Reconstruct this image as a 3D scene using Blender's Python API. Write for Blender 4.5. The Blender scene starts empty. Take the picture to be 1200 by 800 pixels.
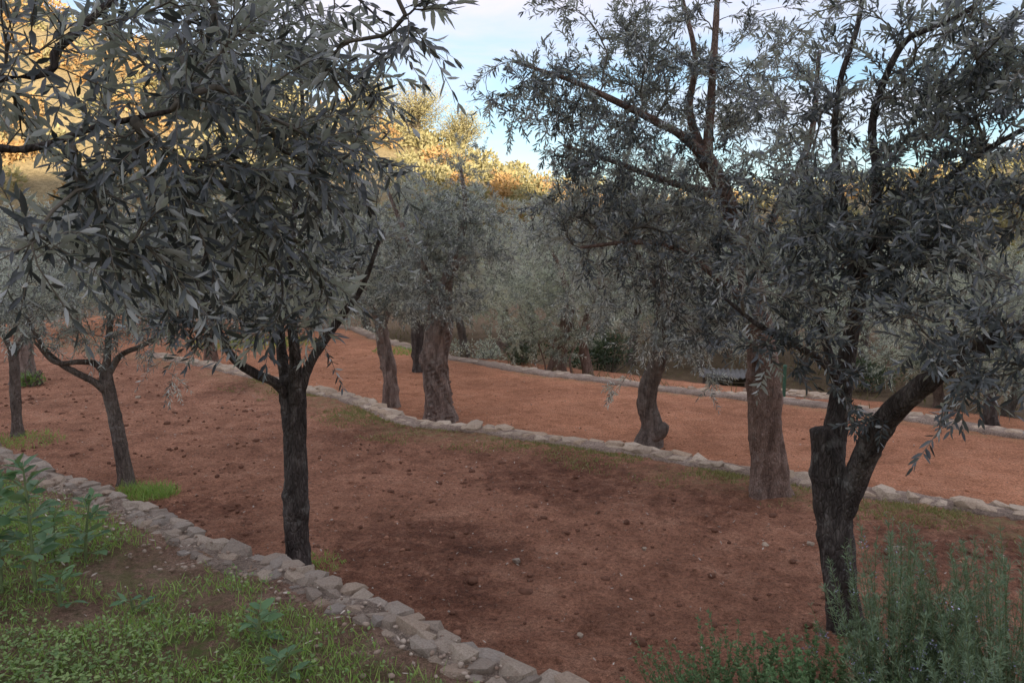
import bpy, bmesh, math
import numpy as np
from mathutils import Matrix, Vector

# ------------------------------------------------------------------ camera, sky, sun, exposure
SC = bpy.context.scene
COL = SC.collection
CAMZ, PITCH, FPX = 1.6, math.radians(6.7), 940.0
cam_d = bpy.data.cameras.new('camera')
cam_d.sensor_width = 36.0
cam_d.lens = FPX / 1200.0 * 36.0
cam_d.clip_end = 2000.0
cam_o = bpy.data.objects.new('camera', cam_d)
COL.objects.link(cam_o)
cam_o.location = (0, 0, CAMZ)
cam_o.rotation_euler = (math.pi / 2 - PITCH, 0, 0)
SC.camera = cam_o

SUN_EL, SUN_AZ = math.radians(9.5), math.radians(160.0)     # azimuth clockwise from +Y: behind the camera
SKY_STRENGTH, SUN_STRENGTH, EXPOSURE = 0.08, 3.2, 1.72

world = bpy.data.worlds.new('World')
SC.world = world
world.use_nodes = True
wn, wl = world.node_tree.nodes, world.node_tree.links
wn.clear()
w_out = wn.new('ShaderNodeOutputWorld')
w_bg = wn.new('ShaderNodeBackground')
w_bg.inputs['Strength'].default_value = SKY_STRENGTH
w_sky = wn.new('ShaderNodeTexSky')
w_sky.sky_type = 'NISHITA'
w_sky.sun_disc = False
w_sky.sun_elevation = SUN_EL
w_sky.sun_rotation = SUN_AZ
w_sky.altitude = 50
w_sky.air_density = 1.0
w_sky.dust_density = 0.35
w_sky.ozone_density = 2.4
w_tc = wn.new('ShaderNodeTexCoord')
w_map = wn.new('ShaderNodeMapping')
w_map.inputs['Scale'].default_value = (1.6, 1.6, 7.0)
w_map.inputs['Rotation'].default_value = (0.0, math.radians(14), 0.0)
w_noise = wn.new('ShaderNodeTexNoise')
w_noise.inputs['Scale'].default_value = 2.2
w_noise.inputs['Detail'].default_value = 7
w_noise.inputs['Roughness'].default_value = 0.55
w_noise.inputs['Distortion'].default_value = 0.5
w_ramp = wn.new('ShaderNodeValToRGB')
w_ramp.color_ramp.elements[0].position = 0.36
w_ramp.color_ramp.elements[0].color = (0.0, 0.0, 0.0, 1)
w_ramp.color_ramp.elements[1].position = 0.68
w_ramp.color_ramp.elements[1].color = (0.9, 0.9, 0.9, 1)
w_mix = wn.new('ShaderNodeMixRGB')
w_mix.inputs['Color2'].default_value = (3.72, 3.66, 4.25, 1)    # thin high cloud
wl.new(w_tc.outputs['Generated'], w_map.inputs['Vector'])
wl.new(w_map.outputs['Vector'], w_noise.inputs['Vector'])
wl.new(w_noise.outputs['Fac'], w_ramp.inputs['Fac'])
# a thin veil of high cloud overhead that opens towards the horizon
w_sep = wn.new('ShaderNodeSeparateXYZ')
w_el = wn.new('ShaderNodeMapRange')
w_el.inputs['From Min'].default_value = 0.10
w_el.inputs['From Max'].default_value = 0.30
w_el.inputs['To Min'].default_value = -0.24
w_el.inputs['To Max'].default_value = 0.55
w_add = wn.new('ShaderNodeMath')
w_add.operation = 'ADD'
w_add.use_clamp = True
wl.new(w_tc.outputs['Generated'], w_sep.inputs['Vector'])
wl.new(w_sep.outputs['Z'], w_el.inputs['Value'])
wl.new(w_el.outputs['Result'], w_add.inputs[0])
wl.new(w_ramp.outputs['Color'], w_add.inputs[1])
wl.new(w_add.outputs['Value'], w_mix.inputs['Fac'])
wl.new(w_sky.outputs['Color'], w_mix.inputs['Color1'])
wl.new(w_mix.outputs['Color'], w_bg.inputs['Color'])
wl.new(w_bg.outputs['Background'], w_out.inputs['Surface'])

sun_d = bpy.data.lights.new('sun', 'SUN')
sun_d.energy = SUN_STRENGTH
sun_d.angle = math.radians(0.5)
sun_d.color = (1.0, 0.84, 0.62)
sun_o = bpy.data.objects.new('sun', sun_d)
COL.objects.link(sun_o)
sun_dir = Vector((math.sin(SUN_AZ) * math.cos(SUN_EL), math.cos(SUN_AZ) * math.cos(SUN_EL), math.sin(SUN_EL)))
sun_o.rotation_euler = sun_dir.to_track_quat('Z', 'Y').to_euler()
sun_o.location = sun_dir * 50

SC.view_settings.view_transform = 'Standard'
SC.view_settings.look = 'None'
SC.view_settings.gamma = 1.0
SC.view_settings.use_curve_mapping = False
SC.view_settings.exposure = EXPOSURE
SC.render.engine = 'CYCLES'
SC.cycles.use_denoising = True
SC.cycles.max_bounces = 6
SC.cycles.diffuse_bounces = 3
SC.cycles.transmission_bounces = 3
SC.cycles.sample_clamp_indirect = 6.0

# ------------------------------------------------------------------ helpers
rng = np.random.default_rng(11)
CP, SP = math.cos(PITCH), math.sin(PITCH)


def ray(u, v):
    a, b = (u - 600.0) / FPX, (400.0 - v) / FPX
    return np.array([a, CP + b * SP, -SP + b * CP])


def px(u, v, y):
    """the point seen in direction (u, v) of the photograph at the distance y of the thing it belongs to"""
    d = ray(u, v)
    return np.array([0, 0, CAMZ]) + d * (y / d[1])


def on_level(u, v, z):
    d = ray(u, v)
    return np.array([0, 0, CAMZ]) + d * ((z - CAMZ) / d[2])


def project(p):
    q = p - np.array([0, 0, CAMZ])
    dep = q[:, 1] * CP - q[:, 2] * SP
    up = q[:, 1] * SP + q[:, 2] * CP
    dep = np.where(dep > 0.05, dep, 0.05)
    return 600 + FPX * q[:, 0] / dep, 400 - FPX * up / dep, dep


def norm(v):
    v = np.asarray(v, float)
    return v / (np.linalg.norm(v, axis=-1, keepdims=True) + 1e-12)


def _hash(i, j, k, seed):
    h = (i * 374761393 + j * 668265263 + k * 2147483647 + seed * 1274126177) & 0xFFFFFFFF
    h = ((h ^ (h >> 13)) * 1274126177) & 0xFFFFFFFF
    h = ((h ^ (h >> 16)) * 2246822519) & 0xFFFFFFFF
    return ((h ^ (h >> 15)) & 0xFFFFFF) / float(0xFFFFFF)


def vnoise(p, seed=0):
    p = np.asarray(p, float)
    i = np.floor(p).astype(np.int64)
    f = p - i
    f = f * f * (3 - 2 * f)
    r = 0.0
    for dx in (0, 1):
        wx = f[..., 0] if dx else 1 - f[..., 0]
        for dy in (0, 1):
            wy = f[..., 1] if dy else 1 - f[..., 1]
            for dz in (0, 1):
                wz = f[..., 2] if dz else 1 - f[..., 2]
                r = r + wx * wy * wz * _hash(i[..., 0] + dx, i[..., 1] + dy, i[..., 2] + dz, seed)
    return r * 2 - 1


def fbm(p, octaves=4, seed=0, gain=0.5):
    p = np.asarray(p, float)
    r, a, s = 0.0, 1.0, 0.0
    for o in range(octaves):
        r = r + a * vnoise(p * (2.03 ** o) + 17.3 * o, seed + o)
        s += a
        a *= gain
    return r / s


def P3(x, y, z=0.0):
    x, y = np.broadcast_arrays(np.asarray(x, float), np.asarray(y, float))
    return np.stack([x, y, np.zeros_like(x) + z], -1)


class MB:
    """collects vertices and faces and links them as one mesh object"""
    def __init__(self):
        self.v, self.f, self.n = [], [], 0
        self.fa = []

    def add(self, verts, faces, val=0.5):
        verts = np.asarray(verts, np.float32).reshape(-1, 3)
        for fc in (faces if isinstance(faces, (list, tuple)) else [faces]):
            fc = np.asarray(fc, np.int64)
            if len(fc) == 0:
                continue
            self.f.append(fc + self.n)
            vv = val[0] if isinstance(val, tuple) else val
            if isinstance(vv, np.ndarray):
                self.fa.append(np.repeat(vv, len(fc) // len(vv)).astype(np.float32))
            else:
                self.fa.append(np.full(len(fc), vv, np.float32))
        self.v.append(verts)
        self.n += len(verts)

    def mesh(self, name, mat, smooth=True):
        me = bpy.data.meshes.new(name)
        v = np.concatenate(self.v) if self.v else np.zeros((0, 3), np.float32)
        loops = np.concatenate([f.ravel() for f in self.f])
        tot = np.concatenate([np.full(len(f), f.shape[1], np.int32) for f in self.f])
        start = np.concatenate([[0], np.cumsum(tot)[:-1]]).astype(np.int32)
        me.vertices.add(len(v))
        me.vertices.foreach_set('co', v.ravel())
        me.loops.add(len(loops))
        me.loops.foreach_set('vertex_index', loops.astype(np.int32))
        me.polygons.add(len(tot))
        me.polygons.foreach_set('loop_start', start)
        me.polygons.foreach_set('loop_total', tot)
        if smooth:
            me.polygons.foreach_set('use_smooth', np.ones(len(tot), bool))
        at = me.attributes.new('tone', 'FLOAT', 'FACE')
        at.data.foreach_set('value', np.concatenate(self.fa))
        me.update(calc_edges=True)
        if mat:
            me.materials.append(mat)
        return me

    def build(self, name, mat, parent=None, smooth=True):
        return link(name, self.mesh(name, mat, smooth), parent)


def link(name, data, parent=None):
    o = bpy.data.objects.new(name, data)
    COL.objects.link(o)
    if parent:
        o.parent = parent
    return o


def thing(name, label, cat, loc, group=None):
    o = bpy.data.objects.new(name, None)
    COL.objects.link(o)
    o.empty_display_size = 0.1
    o.location = Vector(loc)
    return tag(o, label, cat, group)


def tag(o, label=None, cat=None, group=None, kind=None):
    if label: o['label'] = label
    if cat: o['category'] = cat
    if group: o['group'] = group
    if kind: o['kind'] = kind
    return o


def keep_world(o, parent):
    """parent o without moving it: the parent is an unrotated Empty"""
    o.parent = parent
    o.location = o.location - parent.location
    return o


def catmull(pts, step):
    pts = np.asarray(pts, float)
    n = len(pts)
    P = np.vstack([2 * pts[0] - pts[1], pts, 2 * pts[-1] - pts[-2]])
    out = []
    for i in range(n - 1):
        p0, p1, p2, p3 = P[i], P[i + 1], P[i + 2], P[i + 3]
        k = max(2, int(np.linalg.norm((p2 - p1)[:3]) / step))
        t = np.linspace(0, 1, k, endpoint=False)[:, None]
        out.append(0.5 * ((2 * p1) + (-p0 + p2) * t + (2 * p0 - 5 * p1 + 4 * p2 - p3) * t ** 2 + (-p0 + 3 * p1 - 3 * p2 + p3) * t ** 3))
    out.append(pts[-1:])
    return np.vstack(out)


def frames(p):
    t = np.gradient(p, axis=0)
    t = norm(t)
    ref = np.array([0.93, 0.31, 0.17])
    x = norm(np.cross(t, ref))
    y = np.cross(t, x)
    return t, x, y


def tube(p, r, sides):
    p = np.asarray(p, float)
    r = np.broadcast_to(np.asarray(r, float), (len(p),))
    t, x, y = frames(p)
    a = np.arange(sides) * (2 * math.pi / sides)
    ring = p[:, None, :] + r[:, None, None] * (np.cos(a)[None, :, None] * x[:, None, :] + np.sin(a)[None, :, None] * y[:, None, :])
    v = ring.reshape(-1, 3)
    n = len(p)
    i = np.arange(n - 1)[:, None] * sides
    j = np.arange(sides)[None, :]
    q = np.stack([i + j, i + (j + 1) % sides, i + sides + (j + 1) % sides, i + sides + j], -1).reshape(-1, 4)
    return v, q


def bark_tube(pts, sides=26, step=0.02, rough=0.10, ridge=0.10, twist=1.5, seed=0, cap=True, knots=0.6, flare=0.0):
    """pts: x, y, z, r; a gnarled tapering trunk surface"""
    c = catmull(pts, step)
    p, r = c[:, :3], np.maximum(c[:, 3], 0.002)
    t, x, y = frames(p)
    L = np.concatenate([[0], np.cumsum(np.linalg.norm(np.diff(p, axis=0), axis=1))])
    a = np.arange(sides) * (2 * math.pi / sides)
    A, LL = np.meshgrid(a, L)
    R0 = np.mean(r)
    th = A + twist * LL
    q = np.stack([np.cos(th) * 1.6, np.sin(th) * 1.6, LL / R0 * 0.16], -1)
    lump = fbm(np.stack([np.cos(A), np.sin(A), LL / R0 * 0.35], -1), 3, seed)
    rid = fbm(q * 1.8, 3, seed + 9)
    fine = fbm(np.stack([np.cos(A) * 4, np.sin(A) * 4, LL / R0 * 1.4], -1), 3, seed + 21)
    ridv = -np.clip(0.35 - np.abs(rid) * 2.2, 0, 1) * ridge * 2.0
    kr = np.random.default_rng(seed + 500)
    kn = 0.0
    for _ in range(int(L[-1] / max(R0, 0.02) * knots)):
        a0, l0, w0 = kr.random() * 6.283, kr.random() * L[-1], kr.uniform(0.25, 0.6)
        da = np.angle(np.exp(1j * (A - a0)))
        kn = kn + kr.uniform(0.10, 0.28) * np.exp(-(da / w0) ** 2 - ((LL - l0) / (R0 * w0)) ** 2)
    fl = flare * np.exp(-LL / (R0 * 1.6)) * (0.55 + 0.45 * np.cos(A * (3 + seed % 3) + seed))
    rr = r[:, None] * (1 + kn + fl + rough * 1.3 * lump + ridv + rough * 0.55 * fine)
    ring = p[:, None, :] + rr[..., None] * (np.cos(a)[None, :, None] * x[:, None, :] + np.sin(a)[None, :, None] * y[:, None, :])
    n = len(p)
    v = ring.reshape(-1, 3)
    i = np.arange(n - 1)[:, None] * sides
    j = np.arange(sides)[None, :]
    quads = np.stack([i + j, i + (j + 1) % sides, i + sides + (j + 1) % sides, i + sides + j], -1).reshape(-1, 4)
    fs = [quads]
    if cap:
        v = np.vstack([v, p[-1:] + t[-1:] * r[-1] * 0.25])
        k = len(v) - 1
        b = (n - 1) * sides
        fs.append(np.stack([b + np.arange(sides), b + (np.arange(sides) + 1) % sides, np.full(sides, k)], -1))
    return v, fs


# ------------------------------------------------------------------ materials
def new_mat(name):
    m = bpy.data.materials.new(name)
    m.use_nodes = True
    nt = m.node_tree
    nt.nodes.clear()
    out = nt.nodes.new('ShaderNodeOutputMaterial')
    bs = nt.nodes.new('ShaderNodeBsdfPrincipled')
    nt.links.new(bs.outputs['BSDF'], out.inputs['Surface'])
    return m, nt, bs, out


class N:
    def __init__(self, nt):
        self.nt = nt

    def n(self, typ, **kw):
        x = self.nt.nodes.new(typ)
        for k, v in kw.items():
            setattr(x, k, v)
        return x

    def l(self, a, b):
        self.nt.links.new(a, b)

    def coord(self, which='Object', scale=(1, 1, 1)):
        t = self.n('ShaderNodeTexCoord')
        m = self.n('ShaderNodeMapping')
        m.inputs['Scale'].default_value = scale
        self.l(t.outputs[which], m.inputs['Vector'])
        return m.outputs['Vector']

    def noise(self, vec, scale, detail=4, rough=0.55, dist=0.0):
        x = self.n('ShaderNodeTexNoise')
        x.inputs['Scale'].default_value = scale
        x.inputs['Detail'].default_value = detail
        x.inputs['Roughness'].default_value = rough
        x.inputs['Distortion'].default_value = dist
        self.l(vec, x.inputs['Vector'])
        return x.outputs['Fac']

    def vor(self, vec, scale, feature='F1', rand=1.0):
        x = self.n('ShaderNodeTexVoronoi', feature=feature)
        x.inputs['Scale'].default_value = scale
        x.inputs['Randomness'].default_value = rand
        self.l(vec, x.inputs['Vector'])
        return x.outputs['Distance']

    def ramp(self, fac, stops):
        x = self.n('ShaderNodeValToRGB')
        e = x.color_ramp.elements
        while len(e) < len(stops):
            e.new(0.5)
        for k, (p, c) in enumerate(stops):
            e[k].position = p
            c = (c, c, c) if isinstance(c, (int, float)) else c
            e[k].color = (*c[:3], 1)
        self.l(fac, x.inputs['Fac'])
        return x.outputs['Color']

    def mix(self, fac, a, b, mode='MIX'):
        x = self.n('ShaderNodeMixRGB', blend_type=mode)
        for s, val in (('Fac', fac), ('Color1', a), ('Color2', b)):
            if hasattr(val, 'is_output'):
                self.l(val, x.inputs[s])
            elif isinstance(val, (int, float)):
                x.inputs[s].default_value = val if s == 'Fac' else (val, val, val, 1)
            else:
                x.inputs[s].default_value = (*val[:3], 1)
        return x.outputs['Color']

    def attr(self, name):
        x = self.n('ShaderNodeAttribute', attribute_name=name)
        return x.outputs['Fac']

    def bump(self, bs, h, strength, dist):
        b = self.n('ShaderNodeBump')
        b.inputs['Strength'].default_value = strength
        b.inputs['Distance'].default_value = dist
        self.l(h, b.inputs['Height'])
        self.l(b.outputs['Normal'], bs.inputs['Normal'])


def mat_soil(name, c_dark, c_mid, c_light, green=None, wet=True):
    m, nt, bs, out = new_mat(name)
    k = N(nt)
    v = k.coord()
    big = k.noise(v, 0.55, 4, 0.6)
    med = k.noise(v, 3.2, 6, 0.65)
    fin = k.noise(v, 42, 5, 0.7)
    grit = k.noise(v, 160, 3, 0.7)
    base = k.ramp(med, [(0.30, c_dark), (0.52, c_mid), (0.74, c_light)])
    base = k.mix(k.ramp(fin, [(0.35, 0.62), (0.5, 0.98), (0.68, 1.18)]), base, base, 'MIX')
    f2 = k.ramp(fin, [(0.33, 0.50), (0.5, 1.0), (0.68, 1.32)])
    base = k.mix(1.0, base, f2, 'MULTIPLY')
    base = k.mix(1.0, base, k.ramp(big, [(0.3, 0.80), (0.7, 1.15)]), 'MULTIPLY')
    base = k.mix(1.0, base, k.ramp(grit, [(0.36, 0.6), (0.62, 1.28)]), 'MULTIPLY')
    if wet:                                  # moist, darker humus-rich patches, plus some canopy shade put into the colour; 'damp' is painted per vertex
        damp_shade = k.mix(1.0, k.attr('damp_shade'), k.ramp(k.noise(v, 8, 6, 0.75), [(0.34, 0.35), (0.60, 1.25)]), 'MULTIPLY')
        base = k.mix(damp_shade, base, k.mix(1.0, base, (0.44, 0.40, 0.40), 'MULTIPLY'))
    if wet:
        mo = k.mix(1.0, k.attr('moss'), k.ramp(k.noise(v, 11, 5, 0.7), [(0.42, 0.0), (0.64, 0.85)]), 'MULTIPLY')
        base = k.mix(mo, base, k.mix(k.noise(v, 60, 3, .6), (0.18, 0.17, 0.065), (0.36, 0.32, 0.15)))
    chip = k.vor(v, 26.0)
    sel = k.noise(v, 9.0, 2)
    chipm = k.mix(1.0, k.ramp(chip, [(0.06, 1.0), (0.10, 0.0)]), k.ramp(sel, [(0.52, 0.0), (0.60, 1.0)]), 'MULTIPLY')
    base = k.mix(chipm, base, (0.36, 0.27, 0.21))
    if green:
        g = k.attr('damp_shade')
        gm = k.mix(1.0, g, k.ramp(k.noise(v, 14, 5, 0.7), [(0.38, 0.0), (0.62, 1.0)]), 'MULTIPLY')
        base = k.mix(gm, base, green)
    k.l(base, bs.inputs['Base Color'])
    bs.inputs['Roughness'].default_value = 0.95
    bs.inputs['Specular IOR Level'].default_value = 0.15
    h = k.mix(0.35, k.noise(v, 34, 6, 0.72), k.noise(v, 120, 4, 0.7))
    k.bump(bs, h, 1.0, 0.05)
    return m


def mat_leaf(name, top, top2, under, trans=0.24, rough=0.42, spec=0.45, tcol=(1.4, 1.5, 0.85)):
    m, nt, bs, out = new_mat(name)
    k = N(nt)
    tone = k.attr('tone')
    geo = k.n('ShaderNodeNewGeometry')
    c = k.mix(tone, top, top2)
    # real colour difference of the two faces of the blade
    c = k.mix(geo.outputs['Backfacing'], c, k.mix(tone, under, [x * 1.35 for x in under]))
    k.l(c, bs.inputs['Base Color'])
    bs.inputs['Roughness'].default_value = rough
    bs.inputs['Specular IOR Level'].default_value = spec
    tr = k.n('ShaderNodeBsdfTranslucent')
    k.l(k.mix(1.0, c, tcol, 'MULTIPLY'), tr.inputs['Color'])
    mx = k.n('ShaderNodeMixShader')
    mx.inputs['Fac'].default_value = trans
    k.l(bs.outputs['BSDF'], mx.inputs[1])
    k.l(tr.outputs['BSDF'], mx.inputs[2])
    k.l(mx.outputs['Shader'], out.inputs['Surface'])
    return m


def mat_bark(name, dark, mid, light, lichen=(0.30, 0.30, 0.27), lich=0.35, zs=0.30, bump=0.9):
    m, nt, bs, out = new_mat(name)
    k = N(nt)
    v = k.coord('Object', (1, 1, zs))
    v1 = k.coord()
    crack = k.vor(v, 60, 'DISTANCE_TO_EDGE')
    big = k.noise(v, 14, 6, 0.65, 0.6)
    fine = k.noise(v, 90, 4, 0.7)
    c = k.ramp(big, [(0.30, dark), (0.52, mid), (0.75, light)])
    c = k.mix(1.0, c, k.ramp(fine, [(0.3, 0.65), (0.65, 1.2)]), 'MULTIPLY')
    patch = k.ramp(k.noise(v1, 11, 5, 0.6), [(0.56, 0.0), (0.68, lich)])
    c = k.mix(patch, c, lichen)
    k.l(c, bs.inputs['Base Color'])
    bs.inputs['Roughness'].default_value = 0.9
    bs.inputs['Specular IOR Level'].default_value = 0.2
    h = k.mix(0.5, k.ramp(crack, [(0.0, 0.0), (0.22, 1.0)]), k.mix(0.4, big, fine))
    k.bump(bs, h, bump, 0.02)
    return m


def mat_stone(name, cols, bump=0.6):
    m, nt, bs, out = new_mat(name)
    k = N(nt)
    v = k.coord()
    oi = k.n('ShaderNodeObjectInfo')
    c = k.ramp(oi.outputs['Random'], [(i / (len(cols) - 1), x) for i, x in enumerate(cols)])
    c = k.mix(1.0, c, k.ramp(k.noise(v, 18, 6, 0.7), [(0.3, 0.62), (0.7, 1.25)]), 'MULTIPLY')
    c = k.mix(k.ramp(k.noise(v, 7, 4, 0.6), [(0.52, 0.0), (0.70, 0.55)]), c, (0.24, 0.15, 0.11))
    c = k.mix(k.ramp(k.noise(v, 26, 3, 0.6), [(0.60, 0.0), (0.68, 0.45)]), c, (0.40, 0.39, 0.35))
    k.l(c, bs.inputs['Base Color'])
    bs.inputs['Roughness'].default_value = 0.9
    bs.inputs['Specular IOR Level'].default_value = 0.25
    k.bump(bs, k.noise(v, 40, 6, 0.7), bump, 0.02)
    return m


def mat_tone(name, a, b, rough=0.8, spec=0.2):
    m, nt, bs, out = new_mat(name)
    k = N(nt)
    c = k.mix(k.attr('tone'), a, b)
    c = k.mix(1.0, c, k.ramp(k.noise(k.coord(), 30, 4, 0.6), [(0.3, 0.75), (0.7, 1.2)]), 'MULTIPLY')
    k.l(c, bs.inputs['Base Color'])
    bs.inputs['Roughness'].default_value = rough
    bs.inputs['Specular IOR Level'].default_value = spec
    return m


M = {}
M['soil_upper'] = mat_soil('soil_upper', (0.17, 0.10, 0.068), (0.30, 0.185, 0.13), (0.42, 0.285, 0.21), green=(0.12, 0.15, 0.045), wet=False)
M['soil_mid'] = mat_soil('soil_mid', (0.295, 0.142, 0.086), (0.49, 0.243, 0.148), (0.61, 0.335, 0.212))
M['soil_low'] = mat_soil('soil_low', (0.42, 0.188, 0.098), (0.585, 0.27, 0.15), (0.66, 0.335, 0.195))
M['soil_far'] = mat_soil('soil_far', (0.13, 0.09, 0.055), (0.20, 0.14, 0.085), (0.27, 0.20, 0.12))
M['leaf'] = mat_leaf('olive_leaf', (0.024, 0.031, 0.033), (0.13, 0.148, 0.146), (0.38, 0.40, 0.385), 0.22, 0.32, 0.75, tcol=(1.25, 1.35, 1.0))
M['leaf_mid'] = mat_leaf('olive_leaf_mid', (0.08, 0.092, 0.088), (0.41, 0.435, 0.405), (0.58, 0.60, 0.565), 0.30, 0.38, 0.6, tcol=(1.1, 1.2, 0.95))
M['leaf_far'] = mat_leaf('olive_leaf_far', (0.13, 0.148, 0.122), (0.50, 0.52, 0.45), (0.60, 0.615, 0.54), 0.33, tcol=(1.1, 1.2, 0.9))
M['leaf_hill'] = mat_leaf('hill_leaf', (0.19, 0.18, 0.09), (0.44, 0.395, 0.22), (0.36, 0.32, 0.17), 0.15, 0.7, 0.1)
M['leaf_autumn'] = mat_leaf('autumn_leaf', (0.32, 0.19, 0.085), (0.50, 0.33, 0.16), (0.42, 0.28, 0.13), 0.15, 0.7, 0.1)
M['leaf_scrub'] = mat_leaf('scrub_leaf', (0.035, 0.052, 0.030), (0.075, 0.105, 0.055), (0.10, 0.13, 0.08))
M['bark_dark'] = mat_bark('bark_dark', (0.030, 0.025, 0.022), (0.085, 0.071, 0.063), (0.20, 0.175, 0.155))
M['bark_grey'] = mat_bark('bark_grey', (0.07, 0.058, 0.049), (0.18, 0.148, 0.125), (0.30, 0.26, 0.225))
M['bark_brown'] = mat_bark('bark_brown', (0.10, 0.066, 0.052), (0.25, 0.172, 0.135), (0.37, 0.275, 0.225), lich=0.2)
M['bark_old'] = mat_bark('bark_old', (0.10, 0.072, 0.058), (0.29, 0.222, 0.185), (0.48, 0.395, 0.34), lich=0.4, zs=0.2)
M['twig'] = mat_tone('twig_bark', (0.08, 0.072, 0.058), (0.22, 0.195, 0.155), 0.8)
M['twig_pale'] = mat_tone('twig_pale', (0.12, 0.10, 0.08), (0.22, 0.18, 0.145), 0.85)
M['stone'] = mat_stone('wall_stone', [(0.27, 0.225, 0.18), (0.40, 0.325, 0.25), (0.33, 0.29, 0.245), (0.47, 0.385, 0.295), (0.38, 0.285, 0.205)])
M['stone_pale'] = mat_stone('wall_stone_pale', [(0.47, 0.355, 0.25), (0.56, 0.44, 0.32), (0.43, 0.34, 0.25), (0.59, 0.48, 0.36), (0.49, 0.36, 0.245)])
M['mortar'] = mat_soil('mortar', (0.22, 0.165, 0.125), (0.34, 0.265, 0.205), (0.45, 0.37, 0.30), wet=False)
M['mortar_pale'] = mat_soil('mortar_pale', (0.30, 0.22, 0.165), (0.42, 0.32, 0.25), (0.52, 0.42, 0.34), wet=False)
M['grass'] = mat_leaf('grass_blade', (0.15, 0.27, 0.06), (0.36, 0.48, 0.14), (0.22, 0.34, 0.09), 0.25, 0.5, 0.3)
M['weed'] = mat_leaf('weed_leaf', (0.10, 0.18, 0.055), (0.28, 0.39, 0.13), (0.21, 0.30, 0.13), 0.2, 0.5, 0.3)
M['bean'] = mat_leaf('bean_leaf', (0.07, 0.15, 0.07), (0.15, 0.26, 0.12), (0.17, 0.25, 0.15), 0.2, 0.5, 0.3)
M['stem'] = mat_tone('green_stem', (0.14, 0.19, 0.08), (0.22, 0.27, 0.13), 0.6)
M['rosemary'] = mat_leaf('rosemary_leaf', (0.095, 0.155, 0.085), (0.23, 0.31, 0.18), (0.28, 0.34, 0.24), 0.12, 0.5, 0.3)
M['blossom'] = mat_tone('blossom', (0.36, 0.36, 0.58), (0.60, 0.60, 0.75), 0.7)
M['litter'] = mat_tone('litter', (0.16, 0.10, 0.06), (0.62, 0.56, 0.47), 0.8)
M['clod'] = mat_tone('clod', (0.12, 0.06, 0.04), (0.42, 0.22, 0.14), 0.95, 0.1)
M['clod_low'] = mat_tone('clod_low', (0.30, 0.14, 0.08), (0.50, 0.26, 0.15), 0.95, 0.1)
M['rubble'] = mat_tone('rubble', (0.26, 0.185, 0.135), (0.48, 0.40, 0.32), 0.9, 0.15)
M['grass_dull'] = mat_leaf('grass_dull', (0.17, 0.17, 0.065), (0.34, 0.31, 0.14), (0.22, 0.21, 0.09), 0.2, 0.6, 0.2)
M['dry_grass'] = mat_leaf('dry_grass', (0.12, 0.115, 0.05), (0.26, 0.21, 0.12), (0.2, 0.17, 0.1), 0.2, 0.7, 0.15)
M['herb'] = mat_leaf('herb_leaf', (0.085, 0.17, 0.065), (0.19, 0.30, 0.13), (0.17, 0.24, 0.13), 0.2, 0.5, 0.25)
M['hill_ground'] = mat_soil('hill_ground', (0.20, 0.16, 0.085), (0.33, 0.26, 0.14), (0.42, 0.33, 0.18), wet=False)

# ------------------------------------------------------------------ the terraces
# t runs along the walls (away to the left), s across them (down the slope)
TD = np.array([-0.789, 0.615])
SD = np.array([0.615, 0.789])
LV = [0.0, -0.5, -1.1, -1.6, -2.1]


def ts(x, y):
    return x * TD[0] + y * TD[1], x * SD[0] + y * SD[1]


def xy(t, s):
    return t * TD[0] + s * SD[0], t * TD[1] + s * SD[1]


def wall_curve(pix, z):
    q = np.array([on_level(u, v, z) for u, v in pix])
    t, s = ts(q[:, 0], q[:, 1])
    o = np.argsort(t)
    t, s = t[o], s[o]

    def f(x):
        x = np.asarray(x, float)
        r = np.interp(x, t, s)
        return r
    return f, t[0], t[-1]


W1, w1a, w1b = wall_curve([(0, 522), (60, 550), (130, 572), (200, 601), (260, 630), (330, 652), (400, 680), (460, 707), (530, 741), (600, 772), (680, 801)], LV[0])
W2, w2a, w2b = wall_curve([(1200, 600), (1080, 581), (1010, 570), (930, 556), (850, 545), (760, 528), (680, 516), (600, 505), (540, 500), (500, 497), (470, 488), (440, 474), (410, 464), (370, 456), (300, 438), (262, 428)], LV[1])
W3, w3a, w3b = wall_curve([(1200, 508), (1050, 487), (960, 474), (870, 463), (780, 455), (700, 444), (620, 433), (540, 420), (470, 403), (420, 386)], LV[2])


def W4(t):
    return np.zeros_like(np.asarray(t, float)) + 17.6


def relief(x, y, k):
    p = P3(x, y, k * 3.7)
    return 0.045 * fbm(p * 0.55, 3, 40 + k) + (0.018 if k else 0.03) * fbm(p * 2.3, 3, 60 + k)


def fine_relief(x, y, k):
    p = P3(x, y, k * 3.7)
    a = fbm(p * 9.0, 3, 80 + k)
    b = fbm(p * 26.0, 2, 90 + k)
    return (0.028 * np.abs(a) * 1.6 + 0.012 * b) * (1.0 if k else 0.8)


def ground_z(x, y):
    x, y = np.asarray(x, float), np.asarray(y, float)
    t, s = ts(x, y)
    k = (s > W1(t)).astype(int) + (s > W2(t)) + (s > W3(t)) + (s > W4(t))
    z = np.zeros_like(x)
    for i in range(5):
        z = np.where(k == i, LV[i] + relief(x, y, i), z)
    return z


def soft(a, b, x):
    f = np.clip((x - a) / (b - a), 0, 1)
    return f * f * (3 - 2 * f)


def blob_px(x, y, z, u, v, ru, rv):
    c = on_level(u, v, z)
    e = on_level(u + ru, v, z)
    g = on_level(u, v - rv, z)
    return np.clip(1 - np.sqrt(((x - c[0]) / abs(e[0] - c[0])) ** 2 + ((y - c[1]) / abs(g[1] - c[1])) ** 2), 0, 1)


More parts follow.
